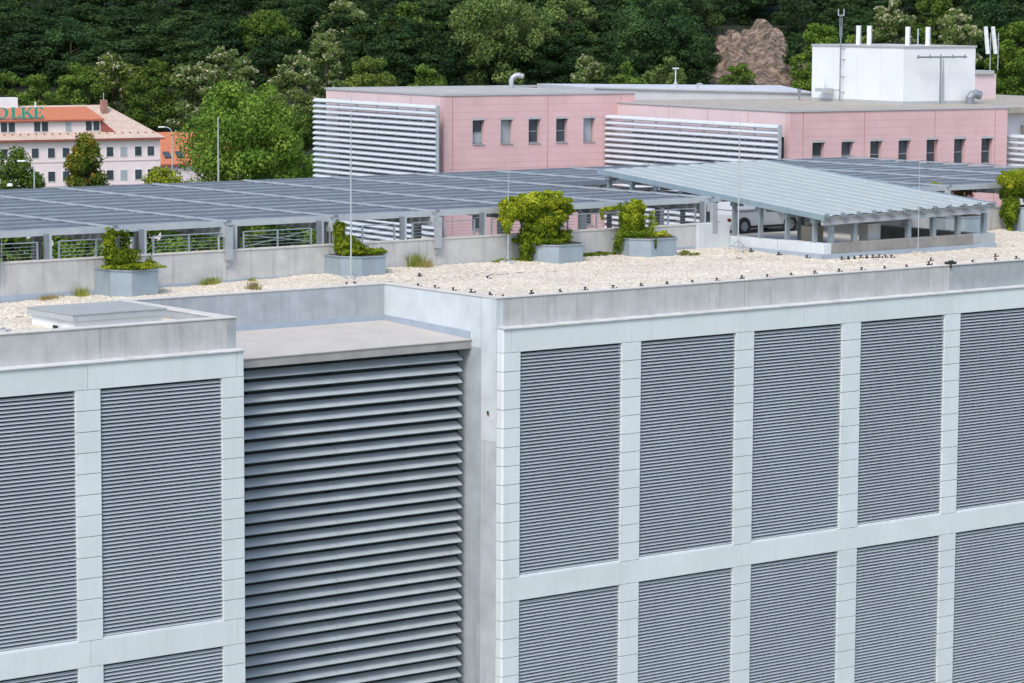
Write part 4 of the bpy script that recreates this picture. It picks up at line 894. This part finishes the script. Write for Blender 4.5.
# hip roof
m = Q(); zr_ = 22.35; rx = -5.6
m.add([(-44.5, -.1, ZEV), (.2, -.1, ZEV), (.2, 14.6, ZEV), (-44.5, 14.6, ZEV), (-44.5, 7.2, zr_), (rx, 7.2, zr_)], [(0,1,5,4), (1,2,5), (2,3,4,5), (0,4,3), (3,2,1,0)])
m.build('roof', TAN, ob)
m = Q()
for k in range(38): x = -43+k*1.13; m.box(x-.09, x+.09, .85, 1.1, ZEV+.55, ZEV+.78)
m.build('snow_guard', BRICK, ob)
# long dormer
dm = Q(); dm.prism([(-44, 1.4, 18.78), (-44, 1.4, 20.55), (-44, 6.6, 21.95), (-44, 6.6, 18.78)], (35.3, 0, 0)); do = dm.build('dormer', OWALL, ob)
m = Q(); m.hexa([(-44, .95, 20.52), (-8.35, .95, 20.52), (-8.6, 6.7, 22.0), (-44, 6.7, 22.0)], [(-44, .95, 20.66), (-8.35, .95, 20.66), (-8.6, 6.7, 22.15), (-44, 6.7, 22.15)]); m.build('dormer_roof', ORANGE, do)
m = Q(); m.box(-44, -8.3, .93, .99, 20.42, 20.56); m.box(-44, -8.2, 1.2, 1.39, 18.62, 18.80)
m.hexa([(-8.6, 1.3, 18.7), (-8.3, 1.3, 18.7), (-6.6, 1.2, 18.6), (-6.9, 1.2, 18.6)], [(-8.8, 1.35, 20.5), (-8.6, 1.35, 20.5), (-6.5, 1.25, 18.75), (-6.8, 1.25, 18.75)]); m.build('dormer_trim', REDTR, do)
def owin(x0, x1, z0, z1, y, light=False, par=None):
    f = Q(); f.box(x0-.08, x1+.08, y-.06, y-.003, z0-.08, z1+.08); w = f.build('window', FRAMEW, par or ob)
    g = Q(); g.box(x0, x1, y-.085, y-.063, z0, z1); g.build('pane', GLASSL if light else GLASS, w)
for cx in (-26.5, -22.0, -17.3, -13.4, -9.9):
    if cx == -13.4: owin(cx-.42, cx+.42, 19.1, 20.3, 1.4, True, do)
    else:
        for dx in (-.98, .12): owin(cx+dx, cx+dx+.86, 19.1, 20.35, 1.4, False, do)
for zi, (z0, z1) in enumerate(((15.6, 16.85), (12.4, 13.7), (9.2, 10.5))):
    for k, x in enumerate((-40, -37.5, -35, -32.5, -30, -27.6, -25.2, -22.9, -20.6, -18.5, -16.2, -14.1, -11.9, -9.7, -7.75, -5.75, -3.6, -1.75)):
        owin(x-.48, x+.48, z0, z1, .6, light=(k == 15))
m = Q(); m.box(-6.9, -6.1, 5.2, 6.0, 20, 23.1); chm = m.build('chimney', BRICK, ob)
m = Q(); m.tube((-6.5, 5.6, 23.1), (-6.5, 5.6, 24.1), .06, n=6); m.build('pipe', STEEL, chm)
m = Q(); m.box(-40, -18.6, 6.5, 8.5, 21.5, 23.5); m.build('roof_box', WHITE, ob)
m = Q(); m.tube((-16.2, 6.2, 21.9), (-16.2, 6.2, 22.9), .12, n=8); m.build('vent', FRAMEW, ob)
# rooftop lettering  (visible letters O L K E)
sg = thing('rooftop_sign', 'green serif letters OLKE standing on the orange dormer roof', 'sign', TQ @ Vector((-20, 1.2, 20)))
zb_ = 20.95; ys_ = .98
def letter(name, polys):
    m = Q()
    for poly in polys: m.prism([(x, ys_, zb_+z*.71) for x, z in poly], (0, .14, 0))
    m.build(name, GREEN, sg)
def rect(x0, x1, z0, z1): return [(x0, z0), (x1, z0), (x1, z1), (x0, z1)]
x0 = -22.95
m = Q(); n = 28
for i in range(n):
    a, b = 2*math.pi*i/n, 2*math.pi*(i+1)/n
    o_ = lambda t: (x0+.92*math.cos(t), 1.0+1.02*math.sin(t)); i_ = lambda t: (x0+.52*math.cos(t), 1.0+.86*math.sin(t))
    m.prism([(p[0], ys_, zb_+p[1]*.71) for p in (i_(a), o_(a), o_(b), i_(b))], (0, .14, 0))
m.build('letter', GREEN, sg)
lx = -21.6; letter('letter', [rect(lx+.12, lx+.48, .12, 1.88), rect(lx-.08, lx+.68, 1.88, 2.0), rect(lx-.08, lx+1.25, 0, .12), [(lx+1.25, .12), (lx+1.25, .62), (lx+1.12, .62), (lx+.95, .12)]])
kx = -20.2; letter('letter', [rect(kx+.12, kx+.48, .12, 1.88), rect(kx-.08, kx+.68, 1.88, 2), rect(kx-.08, kx+.68, 0, .12), [(kx+.48, .82), (kx+.62, .72), (kx+1.42, 1.88), (kx+1.18, 1.88)], [(kx+.60, 1.05), (kx+1.22, .12), (kx+1.66, .12), (kx+.82, 1.30)], rect(kx+1.0, kx+1.62, 1.88, 2), rect(kx+1.02, kx+1.82, 0, .12)])
ex = -18.4; letter('letter', [rect(ex+.12, ex+.48, .12, 1.88), rect(ex-.08, ex+1.25, 1.88, 2), rect(ex-.08, ex+1.3, 0, .12), rect(ex+.48, ex+.9, .95, 1.07), rect(ex+.84, ex+.94, .78, 1.24), [(ex+1.25, 1.88), (ex+1.25, 1.42), (ex+1.14, 1.42), (ex+.95, 1.88)], [(ex+1.3, .12), (ex+1.3, .6), (ex+1.18, .6), (ex+.98, .12)]])
m = Q(); m.box(-26, -17.0, 1.2, 1.28, 20.85, 20.93)
for x in (-23, -21.3, -19.9, -18.1): m.box(x-.04, x+.04, 1.13, 1.2, 20.5, 22.0)
m.build('sign_frame', STEEL, sg)
# orange roofed house behind
D0 = at(164, 165, 430); TR = Matrix(((math.cos(a8), -math.sin(a8), 0, D0.x), (math.sin(a8), math.cos(a8), 0, D0.y), (0, 0, 1, 0), (0, 0, 0, 1)))
hb = thing('orange_roofed_house', 'low house with a bright orange tiled roof right of the pale pink office', 'house', (D0.x, D0.y, 0)); zz = D0.z
m = MB(TR); m.box(-6, 14, .4, 10, 0, zz); m.build('wall', OWALL, hb)
m = MB(TR); m.add([(-6.4, 0, zz), (14.4, 0, zz), (14.4, 10.4, zz), (-6.4, 10.4, zz), (-6.4, 5.2, zz+4.6), (12.0, 5.2, zz+4.6)], [(0,1,5,4), (1,2,5), (2,3,4,5), (0,4,3), (3,2,1,0)]); m.build('roof', ORANGE, hb)
m = MB(TR); m.box(-6.4, 14.4, -.12, -.01, zz-.2, zz+.1); m.build('gutter', REDTR, hb)
for x in (.6, 2.6):
    m = MB(TR); m.hexa([(x, .95, zz+.9), (x+1.0, .95, zz+.9), (x+1.0, 1.9, zz+1.75), (x, 1.9, zz+1.75)], [(x, .9, zz+1.05), (x+1.0, .9, zz+1.05), (x+1.0, 1.85, zz+1.9), (x, 1.85, zz+1.9)]); m.build('skylight', GLASS, hb)
# street lamps
def lamp(px, ytop, d, side, label, ybase=260):
    top = at(px, ytop, d); t = thing('street_lamp', label, 'street lamp', (top.x, top.y, 0), 'street lamps by the pale pink office')
    m = MB(); m.tube((top.x, top.y, 0), (top.x, top.y, top.z-1.0), .11, .075, 8); m.build('pole', STEELP, t)
    a = Vector((top.x, top.y, top.z-1.0)); pts = [a, a+Vector((0,0,.6))+RH*side*.12, a+Vector((0,0,.9))+RH*side*.45, a+Vector((0,0,1.0))+RH*side*1.0]
    m = MB(); m.sweep(pts, .06, 8); m.build('arm', STEELP, t)
    m = MB(); e0 = pts[-1]; m.bar(e0, e0+RH*side*.85-Vector((0,0,.02)), .30, .17); m.build('lamp_head', ANTW, t, bevel=.04)
lamp(172, 127, 395, -1, 'street lamp with its head to the left, in front of the orange roofed house')
lamp(34, 161, 322, -1, 'street lamp beside the dark trees at the left edge')
rodm = MB(); p = at(218, 117, 150); rodm.tube((p.x, p.y, 26.2), p, .05, .03, 6); o = rodm.build('flag_pole', STEELP)
q_ = Vector((p.x, p.y, 0)); 
m2 = MB(); m2.tube((p.x, p.y, 0), (p.x, p.y, 26.25), .07, .05, 6)
o.data.name = 'pole_top'; tl = thing('light_pole', 'thin pale pole in front of the large bright green tree', 'pole', (p.x, p.y, 0)); o.parent = tl; o.name = 'pole_top'
o.data.transform(Matrix.Translation(-q_)); m2.build('pole_shaft', STEELP, tl)
vb = MB(); p = at(10, 188, 116.5); vb.tube((p.x, p.y, 28.86), (p.x, p.y, p.z+.08), .075, n=10); vb.tube((p.x, p.y, p.z+.08), (p.x, p.y, p.z+.18), .12, .10, n=10)
solo(tag(vb.build('roof_cowl', ANTW), 'small white cowl at the far left edge of the slatted canopy', 'vent'), (p.x, p.y, 28.86))

# ================================================================== TREES
def crown_blobs(seed, w, h, n, z0=0.0, shape='round'):
    r = random.Random(seed); out = []
    for i in range(n):
        t = (i+.5)/n; z = z0+h*(t*.92+.04)
        if shape == 'round': rad = w/2*math.sqrt(max(.05, 1-((t-.45)/.6)**2))
        elif shape == 'cone': rad = w/2*(1.02-t)*1.0+.25
        else: rad = w/2*(0.55+.45*math.sin(math.pi*t))
        a = i*2.399+r.uniform(-.5, .5); q = math.sqrt(r.random())*rad*.85
        s = r.uniform(.16, .30)*w*(.75 if shape == 'cone' else 1)
        out.append(((q*math.cos(a), q*math.sin(a), z), (s, s, s*r.uniform(.55, .8)), s*s))
    return out
DENS = {'round': 1.0, 'dense': 1.25, 'feather': .9, 'bush': 1.0, 'cone': 1.2, 'linden': 1.3}
def make_tree_meshes(kind, seed, w, h, leaf, dens, blossom, bushy):
    r = random.Random(seed); z0 = .2 if bushy else max(.8, h*.12); hh = h-z0
    shp = {'round': 'round', 'dense': 'round', 'feather': 'oval', 'bush': 'round', 'cone': 'cone', 'linden': 'round'}[kind]
    n = int(26+w*hh*.22)*(2 if kind == 'linden' else 1); bl = []
    for i in range(n):
        t = r.random()**.8; z = z0+hh*(t*.95+.02)
        if shp == 'round': rad = w/2*math.sqrt(max(.08, 1-((t-.42)/.62)**2))
        elif shp == 'cone': rad = w/2*(1.05-t)+.2
        else: rad = w/2*(0.5+.5*math.sin(math.pi*min(1, t*.9+.1)))
        a = r.uniform(0, 6.283); q = math.sqrt(r.uniform(.12, 1))*rad*.86
        s_ = r.uniform(.55, 1.0)*(.9+w*.10)*(.8 if kind == 'feather' else 1)*(.7 if t > .85 else 1)
        sq = r.uniform(.55, .85); out = 1.25 if kind == 'feather' else 1.0
        bl.append(((q*math.cos(a), q*math.sin(a), z), (s_*.95, s_*.95, s_*sq*out), s_*s_))
    nl = int(min(70000, 13*dens*DENS[kind]*w*hh/(leaf*leaf)))
    o = leaf_mesh('crown', bl, nl, leaf, seed, LF_MID, surf=.68); me = o.data; bpy.data.objects.remove(o); bm_ = None
    if blossom:
        hb_ = []
        for c, rd, wt in bl:
            if c[2] < z0+hh*.25: continue
            for _ in range(3 if blossom == 1 else 6):
                d = Vector((r.gauss(0, 1), r.gauss(0, 1), abs(r.gauss(.5, .7)))).normalized()
                s2 = r.uniform(.22, .5); hb_.append(((c[0]+d.x*rd[0]*.92, c[1]+d.y*rd[1]*.92, c[2]+d.z*rd[2]*.95), (s2, s2, s2*.8), s2*s2))
        o = leaf_mesh('blossom', hb_, int(nl*(.17 if blossom == 1 else .45)), leaf*.75, seed+1, LF_CREAM, surf=.3); bm_ = o.data; bpy.data.objects.remove(o)
    tk = MB(); tr = .10+w*.012; tk.tube((0, 0, -.6 if bushy else -4), (0, 0, z0+hh*.35), tr*1.4, tr, 8); tk.tube((0, 0, z0+hh*.35), (.3, .2, z0+hh*.8), tr, tr*.3, 6)
    for i in range(7):
        a = i*1.05+r.random(); zz = z0+hh*(.08+.09*i); tk.tube((0, 0, zz), (math.cos(a)*w*.32, math.sin(a)*w*.32, zz+hh*.18), tr*.5, tr*.15, 6)
    o = tk.build('trunk', BARK); tm = o.data; bpy.data.objects.remove(o)
    return me, bm_, tm
CACHE = {}
def tree(kind, var, px, ytop, d, wpx, m, label, group=None, blossom=0, zbase=None, name='tree', low=0, bmat=None):
    """crown of the true width; vis = how many metres of crown below the top are worth modelling"""
    top = at(px, ytop, d); s_lat = (top-CAM).dot(RH); dd = (top-CAM).dot(FH)
    zb = zbase if zbase is not None else hill_z(dd, s_lat)-.4
    if low: zb = top.z-low
    w = wpx/F_PX*d; h = top.z-zb; leaf = {True: .42}.get(d > 400, .0008*d+.05)
    if d < 200: leaf = .24
    seed = sum(map(ord, label))+var*13+int(px)
    me, bm_, tm = make_tree_meshes(kind, seed, w, h, leaf, 1.0, blossom, kind == 'bush' or h < w*1.1)
    t = thing(name, label, 'tree', (top.x, top.y, zb), group)
    for nm, mesh, mm in (('crown', me, m), ('trunk', tm, BARK), ('blossom', bm_, bmat or LF_CREAM)):
        if mesh is None: continue
        mesh.materials.clear(); mesh.materials.append(mm)
        o = bpy.data.objects.new('golden_leaves' if (bmat and nm == 'blossom') else nm, mesh); COL.objects.link(o); o.parent = t
    return t
# near and middle distance
tree('linden', 0, 250, 82, 215, 152, LF_BRIGHT, 'large bright green tree left of the pink building', zbase=15, name='broadleaf_tree')
tree('cone', 0, 87, 135, 330, 66, LF_AUT, 'green and gold tree in front of the pale pink office', zbase=12, name='autumn_tree', blossom=1, bmat=LF_GOLD)
tree('round', 1, 6, 147, 330, 70, LF_MID, 'dark green tree at the left edge in front of the pale pink office', zbase=12, name='broadleaf_tree')
tree('bush', 1, 161, 167, 300, 50, LF_PLANT, 'small yellow green bushy tree between the office and the large bright tree', zbase=14, name='small_tree')
gp = at(97, 134, 329.5)
for i, (px, yt, d, w_, lf) in enumerate([(-10, 198, 150, 110, LF_MID), (45, 203, 158, 90, LF_YELG), (85, 200, 150, 90, LF_MID), (140, 200, 160, 90, LF_MID), (185, 199, 152, 90, LF_BRIGHT), (235, 198, 160, 100, LF_MID), (285, 197, 155, 80, LF_DARK), (320, 198, 152, 60, LF_MID)]):
    tree('dense', i % 2, px, yt, d, w_, lf, 'green tree seen below the slatted canopy through the railing', 'green trees below the slatted canopy', zbase=8, name='broadleaf_tree')
# foot of the hill and distinct crowns
TL = [
 ('feather', 0, 500, -16, 500, 128, LF_OLIVE, 'very tall feathery light olive tree behind the left pink roof', 0),
 ('round', 2, 412, 4, 520, 70, LF_MID, 'mid green tree left of the tall feathery olive tree', 0),
 ('round', 0, 345, 3, 515, 62, LF_OLIVE, 'tall tree with cream blossom clusters above the white louvres', 1),
 ('feather', 1, 570, -10, 515, 60, LF_OLIVE, 'slim olive tree right of the tall feathery tree', 0),
 ('bush', 0, 296, 56, 470, 62, LF_OLIVE, 'cream blossoming shrubby tree above the large bright green tree', 1),
 ('round', 1, 326, 30, 478, 34, LF_OLIVE, 'narrow cream blossoming tree left of the pink roof corner', 1),
 ('bush', 1, 372, 56, 462, 66, LF_YELG, 'yellow green spreading shrub above the left pink roof corner', 0),
 ('bush', 0, 425, 64, 458, 58, LF_MID, 'low mid green shrub above the left pink roof', 0),
 ('bush', 1, 586, 55, 462, 60, LF_OLIVE, 'cream blossoming shrub right of the bent vent pipe', 1),
 ('bush', 0, 628, 60, 460, 50, LF_MID, 'bright low shrub below the dark wooded slope at mid roof', 0),
 ('bush', 1, 668, 56, 464, 56, LF_OLIVE, 'olive shrub behind the thin roof pole', 0),
 ('bush', 0, 741, 58, 462, 48, LF_MID, 'round green shrub at the foot of the rock face', 0),
 ('bush', 1, 706, 44, 495, 28, LF_DARK, 'narrow dark shrub at the left side of the rock face', 0),
 ('bush', 1, 797, 32, 500, 26, LF_DARK, 'small dark shrub at the upper right of the rock face', 0),
 ('dense', 0, 655, -8, 500, 112, LF_DARK, 'large dense dark green tree left of the rock face', 0),
 ('dense', 1, 545, 14, 520, 60, LF_DARK, 'dark tree between the feathery olive tree and the dense dark one', 0),
 ('round', 2, 822, 24, 480, 62, LF_BRIGHT, 'bright green tree between the rock face and the white rooftop box', 0),
 ('round', 0, 893, 0, 490, 56, LF_OLIVE, 'tall cream blossoming tree behind the two left antennas', 2),
 ('round', 1, 957, 8, 485, 66, LF_OLIVE, 'broad cream blossoming tree behind the right antennas', 2),
 ('bush', 0, 857, 32, 470, 50, LF_MID, 'green tree just above the left half of the white rooftop box', 0),
 ('round', 2, 1014, 22, 470, 70, LF_BRIGHT, 'bright green tree at the right edge beyond the slanted antennas', 0),
 ('feather', 1, 935, -12, 520, 60, LF_MID, 'tall mid green tree between the two cream blossoming trees', 0),
 ('bush', 1, 4, 74, 464, 56, LF_MID, 'green shrubby tree behind the white box on the office roof', 0),
 ('bush', 1, 302, 112, 330, 70, LF_MID, 'dark green tree between the large bright green tree and the white louvres', 0),
 ('bush', 0, 38, 72, 462, 62, LF_MID, 'mid green tree above the green rooftop letters', 0),
 ('bush', 1, 82, 62, 466, 60, LF_MID, 'mid green shrubby tree left of the office chimney', 0),
 ('bush', 0, 112, 54, 470, 64, LF_YELG, 'yellow green tree with pale tips above the office chimney', 1),
 ('bush', 1, 155, 58, 466, 62, LF_MID, 'green tree right of the office chimney', 0),
 ('bush', 0, 194, 62, 460, 60, LF_OLIVE, 'pale olive tree above the orange roofed house', 1),
 ('bush', 1, 228, 48, 474, 70, LF_OLIVE, 'pale topped tree left of the large bright green tree', 1),
 ('round', 1, 70, 20, 500, 66, LF_DARK, 'dark tree above the left shrubs on the slope', 0),
 ('round', 2, 265, 12, 505, 70, LF_MID, 'mid green slope tree above the cream blossoming shrub', 0),
 ('round', 0, 985, -14, 520, 60, LF_DARK, 'dark slope tree at the upper right', 0),
]
for i, (k, v, px, yt, d, w_, m, lab, bl) in enumerate(TL):
    tree(k, v, px, yt, d, w_, m, lab, blossom=bl, low=6 if 'rock face' in lab and k == 'bush' and 'foot' not in lab else 0, name='blossoming_tree' if bl else 'hillside_tree')
# the dark wood on the slope, one mass
def forest():
    V = []; n = 0; r = random.Random(11)
    base = [make_tree_meshes('dense', 900+i, 12, 15.5, .50, .6, 0, True)[0] for i in range(4)]
    arrs = []
    for me in base:
        a = np.empty(len(me.vertices)*3, np.float32); me.vertices.foreach_get('co', a); arrs.append(a.reshape(-1, 4, 3))
    for row, (d, yy) in enumerate([(500, 52), (515, 34), (530, 14), (548, 0), (575, -12), (605, -24)]):
        for k in range(29):
            px = -90+k*42+r.uniform(-14, 14)+(row % 2)*21
            if row < 3 and 695 < px < 830: continue
            dd = d+r.uniform(-8, 8); top = at(px, yy+r.uniform(-14, 16), dd)
            s_ = (top-CAM).dot(RH); f_ = (top-CAM).dot(FH); zb = hill_z(f_, s_)-1
            A = arrs[r.randrange(4)]; A = A[::2] if row > 3 else A
            w_ = r.uniform(11, 16); sc = w_/12; hz = max(10, top.z-zb)/15.5; an = r.uniform(0, 6.28); ca, sa = math.cos(an), math.sin(an)
            B_ = A.copy(); x, y, z = B_[..., 0]*sc, B_[..., 1]*sc, B_[..., 2]*hz
            C_ = np.stack([x*ca-y*sa+top.x, x*sa+y*ca+top.y, z+zb], -1); V.append(C_)
    V = np.concatenate(V); n = len(V)
    me = bpy.data.meshes.new('dark_wood'); me.vertices.add(4*n); me.vertices.foreach_set('co', V.ravel().astype(np.float32))
    me.loops.add(4*n); me.loops.foreach_set('vertex_index', np.arange(4*n, dtype=np.int32))
    me.polygons.add(n); me.polygons.foreach_set('loop_start', np.arange(0, 4*n, 4, dtype=np.int32)); me.polygons.foreach_set('loop_total', np.full(n, 4, np.int32))
    me.update(calc_edges=True); me.materials.append(LF_DARK)
    o = bpy.data.objects.new('dark_wood', me); COL.objects.link(o)
    tag(o, 'dark green wood covering the slope behind the buildings', 'wood', kind='stuff')
forest()
for o in list(bpy.data.meshes):
    if o.users == 0: bpy.data.meshes.remove(o)
